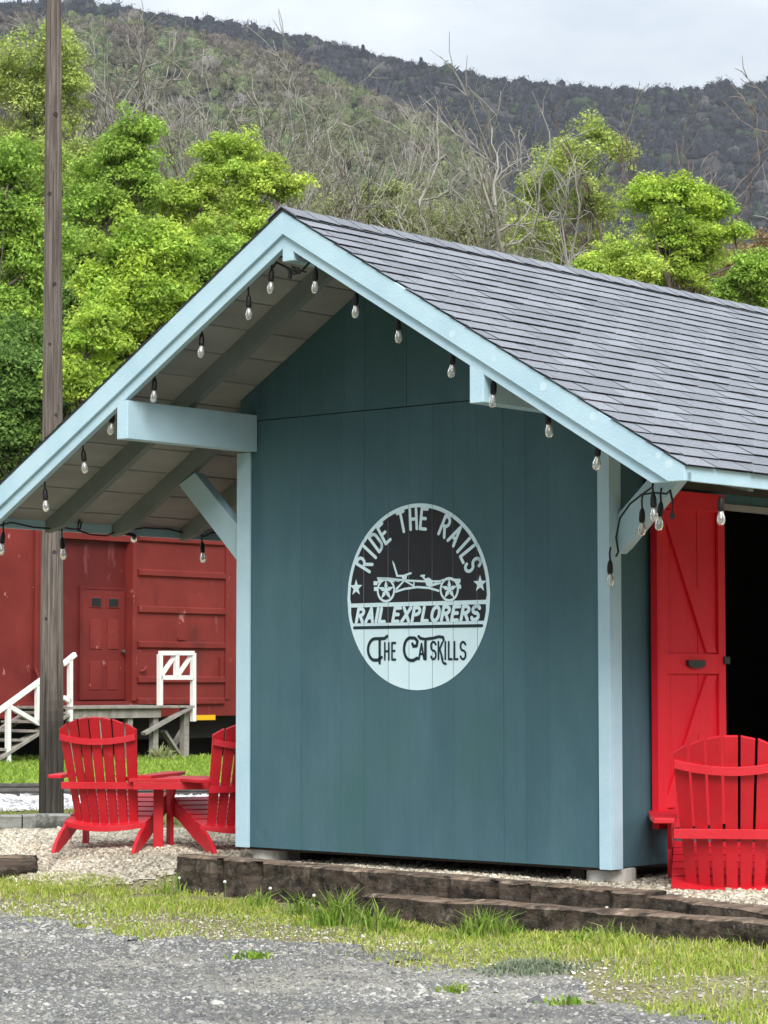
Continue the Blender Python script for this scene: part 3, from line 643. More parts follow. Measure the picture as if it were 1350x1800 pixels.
# roof deck boards (underside seen as soffit)
dk = MB(); g = np.random.default_rng(9)
slen = math.hypot(1, T_)
for s in (1, -1):
    dist = 0; tot = (W / 2 + EV - .024)
    while dist < tot - .01:
        e = min(tot, dist + .225)
        a, b = dist + .006, e - .006
        ua, ub = W / 2 + s * a, W / 2 + s * b
        tn = g.uniform(.85, 1.1)
        dk.prism([(ua, roof(ua) - .030), (ub, roof(ub) - .030), (ub, roof(ub) - .006), (ua, roof(ua) - .006)], -OV + .0555, LEN + .4, 1, (tn, tn, tn))
        dist = e
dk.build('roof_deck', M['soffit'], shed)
und = MB()
for s in (1, -1):
    ub = W / 2 + s * (W / 2 + EV - .003); und.prism([(W / 2, HR - .006), (ub, roof(ub) - .006), (ub, roof(ub) + .002), (W / 2, HR + .002)], -OV + .013, LEN + .4, 1)
und.build('underlay', M['dark'], shed)
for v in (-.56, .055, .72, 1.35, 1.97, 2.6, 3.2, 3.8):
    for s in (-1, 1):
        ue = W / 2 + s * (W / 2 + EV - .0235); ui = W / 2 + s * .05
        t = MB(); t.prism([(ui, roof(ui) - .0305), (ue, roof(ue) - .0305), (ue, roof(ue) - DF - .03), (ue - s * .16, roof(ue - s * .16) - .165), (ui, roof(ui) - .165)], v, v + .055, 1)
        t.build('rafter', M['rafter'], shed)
# knee brackets
for f in (lambda u: u, lambda u: W - u):
    t = MB(); t.prism([(f(-.022), 2.065), (f(-.022), 1.83), (f(-.07), 1.865), (f(-.656), 2.43), (f(-.50), 2.505), (f(-.18), 2.205)], .06, .145, 1)
    t.build('knee_bracket', M['trim'], shed, bevel=.004)
# shingles: every tab a thin tilted slab
sh = MB(); g = np.random.default_rng(12); EXPO = .1275
V_, F_, T__ = [], [], []
for s in (1, -1):
    tot = (W / 2 + EV + .022) * slen; nrow = int(math.ceil(tot / EXPO)); cs = 1 / slen; sn = T_ / slen
    for r in range(nrow + 1):
        d1 = tot - r * EXPO; d0 = d1 - EXPO * 1.35
        if d1 <= .02: break
        d0 = max(d0, 0.0)
        v = -OV - .024 - (r * .1525 + .05) % .333; rowt = g.uniform(.95, 1.05)
        while v < LEN + .42:
            w = .333; a = max(v, -OV - .024) + .007; b = min(v + w, LEN + .42) - .007; v += w
            if b - a < .02: continue
            k = rowt * g.uniform(.86, 1.12)
            dd = d1 + g.uniform(-.006, .004)
            def pt(dist, off, vv):
                return (W / 2 + s * (dist * cs + off * sn), vv, HR + .004 - dist * sn + off * cs)
            lo, hi = .003, .0125 + g.uniform(0, .005)
            z = [pt(d0, lo - .001, a - .005), pt(d0, lo - .001, b + .005), pt(dd - .004, hi - .004, b + .005), pt(dd - .004, hi - .004, a - .005)]
            sh.add(z, [(0, 1, 2, 3)] if s == 1 else [(3, 2, 1, 0)], (.10, .10, .105))  # dark strip under the tab, painting shadow into the slots
            q = [pt(d0, lo, a), pt(d0, lo, b), pt(dd, hi, b), pt(dd, hi, a), pt(dd, hi - .0048, b), pt(dd, hi - .0048, a), pt(d0, lo - .003, a), pt(d0, lo - .003, b)]
            fs = [(0, 1, 2, 3), (3, 2, 4, 5), (0, 3, 5, 6), (1, 7, 4, 2), (6, 5, 4, 7)]
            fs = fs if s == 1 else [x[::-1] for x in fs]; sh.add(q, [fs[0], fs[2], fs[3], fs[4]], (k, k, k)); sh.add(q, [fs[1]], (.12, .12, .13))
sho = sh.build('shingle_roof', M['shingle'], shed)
cap = MB(); v = -OV - .026
while v < LEN + .4:
    k = g.uniform(.85, 1.1); e = v + .3
    for s in (1, -1):
        w = .125; p0 = (W / 2, HR + .031 - .004); 
        cap.add([(W / 2, v, HR + .0335), (W / 2 + s * w, v, HR + .0335 - w * T_), (W / 2 + s * w, v + .22, HR + .026 - w * T_), (W / 2, v + .22, HR + .026),
                 (W / 2, v, HR + .024), (W / 2 + s * w, v, HR + .024 - w * T_)],
                [(0, 1, 2, 3), (0, 4, 5, 1)] if s == 1 else [(3, 2, 1, 0), (1, 5, 4, 0)], (k, k, k))
    v += .2
cap.build('ridge_cap', M['shingle'], sho)
# red sliding door, braces, pull
D0, D1, DZ0, DZ1 = .40, 1.113, .214, 2.232
ddo = MB(); boards(ddo, 0, D0, D1, DZ0, DZ1, W + .058, W + .03, 6, .13, .15, .004)
door = ddo.build('door', M['door'], shed)
fr = MB(); X0, X1 = W + .058, W + .078
fr.box((W + .03, D0 - .02, DZ0), (X1, D0 - .0005, DZ1)); fr.box((X0 + .002, D0, DZ0), (X1, D0 + .075, DZ1)); fr.box((X0 + .002, D1 - .075, DZ0), (X1, D1, DZ1))
fr.box((X0 + .002, D0 + .0755, DZ1 - .11), (X1 - .001, D1 - .0755, DZ1)); fr.box((X0 + .002, D0 + .0755, DZ0), (X1 - .001, D1 - .0755, DZ0 + .11))
zm = 1.19; fr.box((X0 + .002, D0 + .0755, zm - .06), (X1 - .001, D1 - .0755, zm + .06))
for (va, za), (vb, zb) in (((D0 + .1, DZ1 - .12), (D1 - .15, zm + .07)), ((D1 - .15, zm - .07), (D0 + .1, DZ0 + .12))):
    w = .055; fr.prism([(va - w, za), (va + w, za), (vb + w, zb), (vb - w, zb)] if za > zb else [(va, za)], X0 + .003, X1 - .002, 0)
fr.build('door_frame', M['door'], door, bevel=.002)
hp = MB(); hp.prism([(.68, 1.212), (.86, 1.212), (.86, 1.178), (.82, 1.165), (.72, 1.165), (.68, 1.178)], X1 - .0005, X1 + .02, 0); hp.build('pull_handle', M['iron'], door)
hk = MB(); hk.box((X1, D1 - .03, 1.19), (X1 + .012, D1 + .03, 1.235)); hk.build('latch', M['iron'], door)
tr_ = MB(); tr_.box((W + .002, .35, 2.25), (W + .05, 3.8, 2.36)); tr_.build('door_track', M['dark'], shed)
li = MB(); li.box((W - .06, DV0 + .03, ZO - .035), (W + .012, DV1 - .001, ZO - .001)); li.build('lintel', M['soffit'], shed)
# ---- the painted round sign on the gable
UC, ZC, RR = 1.5344, 1.6115, .5821
g = np.random.default_rng(1); seams = [0.0]; 
while seams[-1] < W - .02:
    w = g.uniform(.165, .205); e = min(W, seams[-1] + w); e = W if W - e < .06 else e; g.uniform(-1, 1); g.uniform(-1, 1); g.random(); seams.append(e)
def fill(mb, top, bot, x0, x1, v, step=.008, gap=.003):
    for a, b in zip(seams[:-1], seams[1:]):
        lo, hi = max(a + gap / 2 - UC, x0), min(b - gap / 2 - UC, x1)
        if hi - lo < .002: continue
        n = max(1, int((hi - lo) / step)); xs = np.linspace(lo, hi, n + 1)
        vs = []; 
        for x in xs: vs += [(UC + x, v, ZC + min(bot(x), top(x))), (UC + x, v, ZC + top(x))]
        mb.add(vs, [(2 * i, 2 * i + 2, 2 * i + 3, 2 * i + 1) for i in range(n)], (1 + random.uniform(-.04, .04),) * 3)
circ = lambda r: (lambda x: math.sqrt(max(0, r * r - x * x)))
sd = MB(); c1 = circ(RR); fill(sd, c1, lambda x: -c1(x), -RR, RR, -.0035)
sign = sd.build('painted_sign', M['signpale'], shed)
dkf = MB(); ri = RR * .957; c2 = circ(ri)
fill(dkf, c2, lambda x: max(-.054 * RR, -c2(x)), -ri, ri, -.0050)
fill(dkf, lambda x: min(-.100 * RR, c2(x)), lambda x: max(-.273 * RR, -c2(x)), -ri * .985, ri * .985, -.0050)
dkf.build('dark_field', M['signdark'], sign)
class Strokes:
    def __init__(s, v): s.mb = MB(); s.v = v; s.i = 0
    def lvl(s): s.i += 1; return s.v - (s.i % 9) * .00012
    def line(s, pts, w, closed=False, cap=True):
        pts = [np.array(p, float) for p in pts]
        if closed: pts = pts + [pts[0]]
        for a, b in zip(pts[:-1], pts[1:]):
            d = b - a; L = np.linalg.norm(d)
            if L < 1e-6: continue
            n = np.array([-d[1], d[0]]) / L * w / 2; v = s.lvl()
            s.mb.add([(q[0], v, q[1]) for q in (a - n, b - n, b + n, a + n)], [(0, 1, 2, 3)])
        for j, p in enumerate(pts):
            if not cap and j in (0, len(pts) - 1): continue
            s.disc(p, w / 2, 10)
    def disc(s, p, r, n=24, rz=None):
        v = s.lvl(); rz = rz or r
        s.mb.add([(p[0] + r * math.cos(6.28318 * k / n), v, p[1] + rz * math.sin(6.28318 * k / n)) for k in range(n)], [tuple(range(n))])
    def poly(s, pts):
        v = s.lvl(); s.mb.add([(q[0], v, q[1]) for q in pts], [tuple(range(len(pts)))])
    def star(s, c, r, rot=90, k=.42):
        q = [(c[0] + (r if i % 2 == 0 else r * k) * math.cos(R_(rot + 36 * i)), c[1] + (r if i % 2 == 0 else r * k) * math.sin(R_(rot + 36 * i))) for i in range(10)]
        for i in range(0, 10, 2): v = s.lvl(); s.mb.add([(p[0], s.v, p[1]) for p in (q[i - 1], q[i], q[i + 1], c)], [(0, 1, 2, 3)])
def arc(cx, cy, rx, ry, a0, a1, n=10): return [(cx + rx * math.cos(R_(a0 + (a1 - a0) * i / n)), cy + ry * math.sin(R_(a0 + (a1 - a0) * i / n))) for i in range(n + 1)]
S_path = arc(.2, .76, .2, .24, 20, 180, 8) + arc(.2, .76, .2, .26, 180, 255, 4) + [(.22, .49)] + arc(.2, .24, .2, .26, 75, 0, 4) + arc(.2, .24, .2, .24, 0, -160, 8)
FONT = {
 'I': (.0, [[(0, 0), (0, 1)]]), 'L': (.34, [[(0, 1), (0, 0), (.34, 0)]]),
 'E': (.36, [[(.36, 1), (0, 1), (0, 0), (.36, 0)], [(0, .52), (.29, .52)]]),
 'T': (.42, [[(0, 1), (.42, 1)], [(.21, 1), (.21, 0)]]),
 'H': (.40, [[(0, 0), (0, 1)], [(.4, 0), (.4, 1)], [(0, .5), (.4, .5)]]),
 'A': (.44, [[(0, 0), (.22, 1), (.44, 0)], [(.085, .33), (.355, .33)]]),
 'R': (.40, [[(0, 0), (0, 1), (.16, 1)] + arc(.16, .75, .22, .25, 90, -90, 8) + [(0, .5)], [(.18, .5), (.40, 0)]]),
 'P': (.40, [[(0, 0), (0, 1), (.16, 1)] + arc(.16, .74, .22, .26, 90, -90, 8) + [(0, .48)]]),
 'D': (.40, [[(0, 0), (0, 1), (.12, 1)] + arc(.12, .72, .28, .28, 90, 0, 6) + arc(.12, .28, .28, .28, 0, -90, 6) + [(0, 0)]]),
 'S': (.40, [S_path]), 'X': (.44, [[(0, 0), (.44, 1)], [(0, 1), (.44, 0)]]),
 'O': (.44, [arc(.22, .5, .22, .5, 0, 360, 22)]), 'K': (.40, [[(0, 0), (0, 1)], [(.40, 1), (0, .42)], [(.12, .58), (.40, 0)]])}
def z6(x, y, v=-.007):       # measured from the photograph, projected on the wall plane
    p = on_v(560 + x / 3.9706, 840 + y / 3.9706, v); return np.array([p[0], p[2]])
def ctr(p): return np.array([UC, ZC]) + (np.array(p)) * RR
lt = Strokes(-.0065)
H_ = .215 * RR
for ch, (x, y) in zip('RIDETHERAILS', [(305, 592), (345, 505), (390, 430), (447, 372), (578, 285), (660, 268), (735, 275), (888, 325), (950, 410), (1018, 462), (1055, 525), (1090, 600)]):
    c = z6(x, y); d = c - np.array([UC, ZC]); th = math.atan2(d[1], d[0]); rmid = .835 * RR
    c = np.array([UC, ZC]) + rmid * np.array([math.cos(th), math.sin(th)])
    up = np.array([math.cos(th), math.sin(th)]); rt = np.array([up[1], -up[0]])
    w, st = FONT[ch]
    for s in st: lt.line([c + rt * (p[0] - w / 2) * H_ * 1.02 + up * (p[1] - .5) * H_ for p in s], .036 * RR, cap=True)
lt.mb.build('lettering', M['signpale'], sign); lt = Strokes(-.0065)
# RAIL EXPLORERS: bold slanted capitals
zb0, hh = ZC - .262 * RR, .145 * RR
def row(txt, x0, x1, z0, h, w, slant, st_, xs=1.0, gap=.22):
    adv = [FONT[c][0] + gap if c != ' ' else .30 for c in txt]; tot = sum(adv) - gap; k = (x1 - x0) / tot; x = x0
    for c, a in zip(txt, adv):
        if c != ' ':
            for s in FONT[c][1]: st_.line([(x + p[0] * k + slant * p[1] * h, z0 + p[1] * h) for p in s], w)
        x += a * k
row('RAIL EXPLORERS', UC - .865 * RR, UC + .835 * RR, zb0, hh, .040 * RR, .24, lt)
lt.mb.build('lettering', M['signpale'], sign)
stv = Strokes(-.0065)
for sx in (-1, 1):
    stt = Strokes(-.0066); stt.star((UC + sx * .868 * RR, ZC + .115 * RR), .093 * RR); stt.mb.build('star', M['signpale'], sign)
ct = Strokes(-.0065)
for wc in ((470, 785), (912, 778)):
    c = z6(*wc); r = .118 * RR
    ct.line([c + r * np.array([math.cos(k * .2618), math.sin(k * .2618)]) for k in range(24)], .026 * RR, closed=True)
    for k in range(5):
        a = R_(90 + 72 * k); ct.poly([c + r * np.array([math.cos(a), math.sin(a)]), c + .05 * RR * np.array([math.cos(a + .5), math.sin(a + .5)]), c, c + .05 * RR * np.array([math.cos(a - .5), math.sin(a - .5)])])
    ct.line([c, c + np.array([0, .001])], .06 * RR)
L6 = lambda pts, w: ct.line([z6(*p) for p in pts], w * RR)
L6([(412, 700), (500, 704), (600, 716), (740, 722), (850, 722)], .022)
L6([(538, 795), (600, 775), (690, 762), (770, 768), (838, 788)], .024)
L6([(545, 780), (598, 716), (665, 755), (665, 720)], .018); L6([(600, 716), (540, 775)], .018); L6([(505, 706), (560, 720)], .018)
ct.poly([z6(*p) for p in ((514, 575), (530, 600), (552, 672), (556, 688), (543, 690), (535, 660), (518, 600))])
L6([(548, 684), (590, 684), (645, 665)], .022); ct.poly([z6(*p) for p in ((580, 690), (618, 680), (612, 720), (586, 716))])
L6([(715, 684), (738, 682), (728, 690), (745, 712)], .022); ct.poly([z6(*p) for p in ((738, 705), (770, 695), (800, 720), (790, 760), (752, 752), (745, 725))])
L6([(795, 745), (820, 735), (838, 738)], .016); L6([(770, 760), (850, 735)], .016)
ct.poly([z6(*p) for p in ((415, 695), (520, 706), (535, 730), (500, 722), (470, 712), (430, 722), (410, 740))])
for q in ((398, 735), (400, 775), (978, 718), (982, 760)): ct.poly([z6(q[0] + a, q[1] + b) for a, b in ((-14, -14), (12, -14), (12, 14), (-14, 14))])
ct.poly([z6(*p) for p in ((845, 715), (900, 695), (965, 705), (985, 740), (975, 780), (960, 730), (915, 710), (870, 722))])
ct.mb.build('rail_cart_emblem', M['signpale'], sign)
# dark rule and THE CATSKILLS
bt = Strokes(-.0066); bt.line([z6(248, 1046), z6(1140, 1031)], .032 * RR)
bw = .024
def word(zx0, zy0, zy1, txt):
    for ch, x, w6 in txt:
        w, st = FONT[ch]; k = w6 / max(w, .3)
        for s in st: bt.line([z6(x + p[0] * k, zy1 + (zy0 - zy1) * p[1]) for p in s], bw * RR)
word(0, 1152, 1268, [('H', 462, 28), ('E', 512, 24)])
word(0, 1158, 1265, [('A', 700, 36)]); word(0, 1145, 1265, [('T', 742, 1), ('S', 784, 34), ('K', 836, 30), ('I', 884, 1), ('L', 908, 22), ('L', 948, 22), ('S', 990, 36)])
B6 = lambda pts, w=bw: bt.line([z6(*p) for p in pts], w * RR)
B6([(478, 1105), (462, 1120), (430, 1122), (395, 1122)] + [(395 + 50 * math.cos(R_(a)), 1198 + 76 * math.sin(R_(a))) for a in range(-95, -271, -16)] + [(410, 1272), (440, 1252)], .034)
B6([(426, 1124), (426, 1292)], .034)
B6([(688, 1258), (660, 1274), (634, 1272)] + [(640 + 44 * math.cos(R_(a)), 1194 + 78 * math.sin(R_(a))) for a in range(100, 271, 17)] + [(672, 1118), (690, 1140), (684, 1172), (662, 1176), (655, 1158)], .034)
B6([(698, 1106), (712, 1120), (742, 1126), (800, 1118), (840, 1108), (868, 1112), (872, 1130)], .032)
B6([(748, 1126), (748, 1266)], .026); B6([(858, 1240), (864, 1275), (872, 1292), (888, 1298)], .026)
bt.mb.build('dark_lettering', M['signink'], sign)

# ------------------------------------------------------------------ string lights
def bulb(parent, p, scale=1.0, tilt=(0, 0)):
    s = MB(); s.lathe((0, 0, 0), [(.006, 0), (.012, -.012), (.0165, -.03), (.0175, -.065), (.015, -.078)], 12)
    so_ = s.build('lamp_holder', M['black'], parent, smooth=True); so_.location = p; so_.rotation_euler = (tilt[0], tilt[1], random.uniform(0, 3))
    b = MB(); b.lathe((0, 0, -.078), [(.012, 0), (.0145, -.012), (.0225, -.035), (.0235, -.05), (.019, -.068), (.008, -.077)], 14)
    b.build('glass_bulb', M['bulb'], so_, smooth=True)
    c = MB(); c.lathe((0, 0, -.080), [(.006, 0), (.011, -.012), (.009, -.030), (.003, -.04)], 8); c.build('filament_stem', M['filament'], so_, smooth=True)
def string(name, label, pts, bulbs, r=.006):
    t = empty(name, (CX, CY, 0), -YAW, label=label, cat='string lights', group='string lights under the eaves')
    m = MB(); m.tube(pts, r, 6)
    for p in bulbs: m.tube([(p[0] + .004, p[1], p[2] + .075), (p[0] - .003, p[1], p[2] + .04), (p[0], p[1], p[2] - .005)], .0055, 6)
    m.build('cord', M['black'], t, smooth=True)
    for p in bulbs: bulb(t, p, tilt=(random.uniform(-.12, .12), random.uniform(-.12, .12)))
    return t
VB = -OV + .085
bp = [(-30, 972), (28, 918), (79, 858), (146, 790), (199, 722), (272, 664), (355, 586), (437, 518), (478, 472), (555, 470), (626, 513), (699, 556), (797, 616), (869, 668), (962, 720), (1053, 776)]
b3 = [on_v(px, py, VB) for px, py in bp][2:]
line = []
for a, b in zip(b3[:-1], b3[1:]):
    for k in range(6):
        t_ = k / 6; q = a * (1 - t_) + b * t_; q = q + np.array([0, .0, .075 - .012 * math.sin(math.pi * t_)]); line.append(q)
line.append(b3[-1] + np.array([0, 0, .075])); line.append(on_v(1160, 838, VB)); 
string('string_lights', 'black cord of clear bulbs hung along the gable barge boards', line, b3)
UE = -EV + .06
e3 = [on_u(px, py, UE) for px, py in ((6, 935), (109, 944), (355, 952))]
el = [on_u(px, py, UE) for px, py in ((-40, 915), (0, 923), (22, 918), (60, 927), (100, 930), (112, 926), (125, 930), (138, 930), (146, 918), (141, 912), (135, 920), (140, 932), (160, 940), (185, 942), (205, 935), (225, 932), (250, 928), (300, 930), (335, 940), (356, 943), (375, 936), (420, 938))]
el = [p + np.array([.02 * math.sin(i * 2.1), 0, 0]) for i, p in enumerate(el)]
t = string('string_lights', 'black cord with three clear bulbs looped along the left eave', el, e3)
v_ = on_u(236, 941, UE); m_ = MB(); m_.tube([on_u(205, 935, UE), v_], .012, 6); m_.build('cord', M['black'], t); bulb(t, v_, tilt=(R_(80), R_(20)))
r3 = [on_v(1129, 893, -.55), on_v(1148, 866, -1.05), on_v(1162, 882, -.9), on_v(1083, 985, .0) + np.array([.0, -.06, 0])]
rl = [on_v(1150, 842, -1.05), on_v(1147, 856, -1.05), on_v(1130, 868, -.6), on_v(1108, 885, -.4), on_v(1090, 910, -.2), on_v(1083, 945, -.1), on_v(1087, 970, -.06), on_v(1083, 978, -.05)]
rl2 = [on_v(1126, 870, -.6), on_v(1150, 866, -.8), on_v(1172, 868, -.9), on_v(1178, 862, -1.0), on_v(1182, 880, -1.0), on_v(1182, 902, -1.0)]
t = string('string_lights', 'black cord cluster of bulbs drooping over the right knee bracket', rl, r3)
m_ = MB(); m_.tube(rl2, .006, 6); q = rl2[-1]; m_.lathe((q[0], q[1], q[2] - .03), [(.014, 0), (.012, .03), (.005, .045)], 8); m_.build('cord', M['black'], t)
bulb(t, on_u(1267, 872, W + EV - .06))
pl = MB(); q0 = on_v(478, 462, VB)
pl.tube([on_v(x, y, VB) for x, y in ((480, 470), (486, 461), (500, 468), (520, 478), (532, 475), (545, 460), (556, 462))], .007, 6)
pl.tube([on_v(x, y, VB) for x, y in ((505, 472), (516, 482), (528, 480), (526, 472), (512, 468), (522, 476), (538, 478))], .006, 6)
pl.tube([on_v(508, 473, VB), on_v(510, 484, VB), on_v(509, 490, VB)], [.006, .012, .014], 8)
pl = pl.build('extension_cord', M['black'], None); pl.location = (CX, CY, 0); pl.rotation_euler = (0, 0, -YAW)
tag(pl, 'bundled black cord and plug knotted under the roof peak', 'cord')

# ------------------------------------------------------------------ adirondack chairs and table
def clip_z(poly, z0):
    out = []
    for i in range(len(poly)):
        a, b = poly[i], poly[(i + 1) % len(poly)]
        if a[1] >= z0: out.append(a)
        if (a[1] >= z0) != (b[1] >= z0): f = (z0 - a[1]) / (b[1] - a[1]); out.append((a[0] + f * (b[0] - a[0]), z0))
    return out
def chair(pos, yaw, S, drop, label, group):
    """local: x right, y towards the chair's front, z up; seen from behind"""
    t = empty('adirondack_chair', (pos[0], pos[1], pos[2]), yaw, label=label, cat='chair', group=group)
    tl = math.tan(R_(21)); zr = .175
    back = MB(); bow = .055
    def bk(x, s, hw, off):          # point on the leaning, bowed back: s metres up the back, hw half width there
        b_ = 1 - min(1, (x / max(hw, .2)) ** 2); y = -s * math.sin(R_(21)) - bow * b_ + .03; z = zr + s * math.cos(R_(21)) - .034 * b_ + .012
        return np.array([x, y + off * math.cos(R_(21)), z + off * math.sin(R_(21))])
    n = 7; Lc = .80
    for i in range(n):
        f0, f1 = -1 + 2 * i / n, -1 + 2 * (i + 1) / n
        cols = []
        for f, sg in ((f0, 1), (f1, -1)):
            col = []
            for k in range(7):
                tt = k / 6; hw = .22 + .055 * tt
                top = Lc - .125 * abs(f) ** 2.0; s = tt * top
                col.append((f * hw + sg * .0062, s, hw))
            cols.append(col)
        vs = []
        for k in range(7):
            for off in (0, .02):
                for c in cols: vs.append(bk(c[k][0], c[k][1], c[k][2], off))
        fs = [(0, 1, 3, 2), (24, 26, 27, 25)]
        for k in range(6):
            a = 4 * k; b = a + 4
            fs += [(a, b, b + 1, a + 1), (a + 2, a + 3, b + 3, b + 2), (a, a + 2, b + 2, b), (a + 1, b + 1, b + 3, a + 3)]
        kk = random.uniform(.84, 1.06); back.add(np.array(vs) - np.array([0, 0, drop]), fs, (kk, kk, kk))
    back.build('backrest', M['chair'], t, bevel=.002)
    def rail(s, hw, h, th, straight=False, w=None):
        m = MB(); w = w or hw; k = 12; vs = []
        for i in range(k + 1):
            x = -w + 2 * w * i / k
            p = bk(x if not straight else x, s, hw, 0)
            if straight: p = bk(0, s, hw, 0) + np.array([x, .012, 0])
            vs += [p + np.array([0, -.001, -h / 2]), p + np.array([0, -.001, h / 2]), p + np.array([0, -th, h / 2]), p + np.array([0, -th, -h / 2])]
        fs = [(0, 1, 2, 3), (4 * k, 4 * k + 3, 4 * k + 2, 4 * k + 1)]
        for i in range(k):
            a = 4 * i; b = a + 4
            for j in range(4): fs.append((a + j, b + j, b + (j + 1) % 4, a + (j + 1) % 4))
        m.add(np.array(vs) - np.array([0, 0, drop]), fs); return m.build('back_rail', M['chair'], t, bevel=.002)
    rail(.625, .27, .042, .022, w=.262)
    rail(.31, .265, .046, .03, True, .268)
    m = MB(); k = 14; vs = []
    for i in range(k + 1):                               # wide curved bottom rail
        x = -.285 + .57 * i / k; yb = -.02 - .075 * (1 - (x / .285) ** 2)
        q = .03 * (1 - (x / .285) ** 2); vs += [(x, .07, .195), (x, yb, .175 - q), (x, yb, .140 - q), (x, .06, .155 - q)]
    fs = [(0, 1, 2, 3), (4 * k, 4 * k + 3, 4 * k + 2, 4 * k + 1)]
    for i in range(k):
        for j in range(4): fs.append((4 * i + j, 4 * i + 4 + j, 4 * i + 4 + (j + 1) % 4, 4 * i + (j + 1) % 4))
    m.add(np.array(vs) + np.array([0, 0, -drop + .022]), fs); m.build('back_rail', M['chair'], t, bevel=.002)
    seat = MB()
    for i in range(6):
        y0 = .085 + i * .083; z0 = .205 + .028 * i; kk = random.uniform(.93, 1.05)
        seat.beam((-.285, y0, z0 - drop), (.285, y0, z0 - drop), .072, .02, up=(0, -.32, 1), tint=(kk, kk, kk))
    seat.build('seat', M['chair'], t, bevel=.003)
    for sx in (-1, 1):
        x0, x1 = sx * .262, sx * .287
        prof = [(.60, .365), (.60, .25), (.40, .20), (.10, .09), (-.10, .03), (-.20, 0), (-.31, 0), (-.25, .06), (-.14, .13), (.0, .185), (.06, .185), (.30, .265)]
        m = MB(); pr = clip_z(prof, drop); m.prism([(y, z - drop) for y, z in pr], min(x0, x1), max(x0, x1), 0); m.build('side_rail', M['chair'], t, bevel=.003)
        m = MB(); m.box((min(sx * .289, sx * .315), .50, 0), (max(sx * .289, sx * .315), .585, .488 - drop)); m.build('leg', M['chair'], t, bevel=.003)
        m = MB(); m.prism([(.49, .488 - drop), (.40, .488 - drop), (.43, .45 - drop), (.455, .40 - drop), (.499, .33 - drop), (.499, .488 - drop)], min(sx * .292, sx * .312), max(sx * .292, sx * .312), 0); m.build('arm_bracket', M['chair'], t)
        ar = MB(); o_ = [(.262, -.16), (.36, -.16), (.385, .1), (.405, .45), (.40, .58), (.37, .63), (.30, .63), (.265, .59), (.26, .3)]
        q = [(sx * x, y) for x, y in o_]
        ar.prism(q if sx > 0 else q[::-1], .490 - drop, .514 - drop, 2); ar.build('armrest', M['chair'], t, bevel=.004)
    t.scale = (S, S, S)
    return t
G3 = 'red slatted garden chairs'
pL = on_z(176, 1500, -.105)
chair((pL[0] + .015, pL[1] + .20, -.10), R_(-10), 1.04, 0, 'red slatted garden chair left of the small red table, in front of the pole', G3)
pR = on_z(412, 1500, -.105)
chair((pR[0] + .02, pR[1] + .05, -.10), R_(25), 1.0, 0, 'red garden chair half hidden behind the left corner of the shed', G3)
pN = on_z(1288, 1568, -.10)
chair((pN[0], pN[1] + .02, -.10), R_(-8), 1.2, .165, 'large red garden chair on the gravel in front of the open red door', G3)
tp = on_z(278, 1496, -.105); TX, TY = tp[0], tp[1]
tb_ = empty('side_table', (TX, TY, -.1), R_(4), label='small red table between the two left garden chairs', cat='table')
m = MB()
for i in range(4): m.prism([(-.20 + .0 - .015 * i, -.26 + .13 * i + .003), (.36, -.26 + .13 * i + .003), (.345, -.13 + .13 * i - .003), (-.185 - .0, -.13 + .13 * i - .003)], .487, .512, 2)
m.build('tabletop', M['chair'], tb_, bevel=.003)
m = MB(); m.box((-.17, -.262, .435), (.36, -.240, .486)); m.build('apron', M['chair'], tb_, bevel=.003)
m = MB(); m.box((-.035, -.03, 0), (.035, .03, .486)); m.build('leg', M['chair'], tb_, bevel=.004)

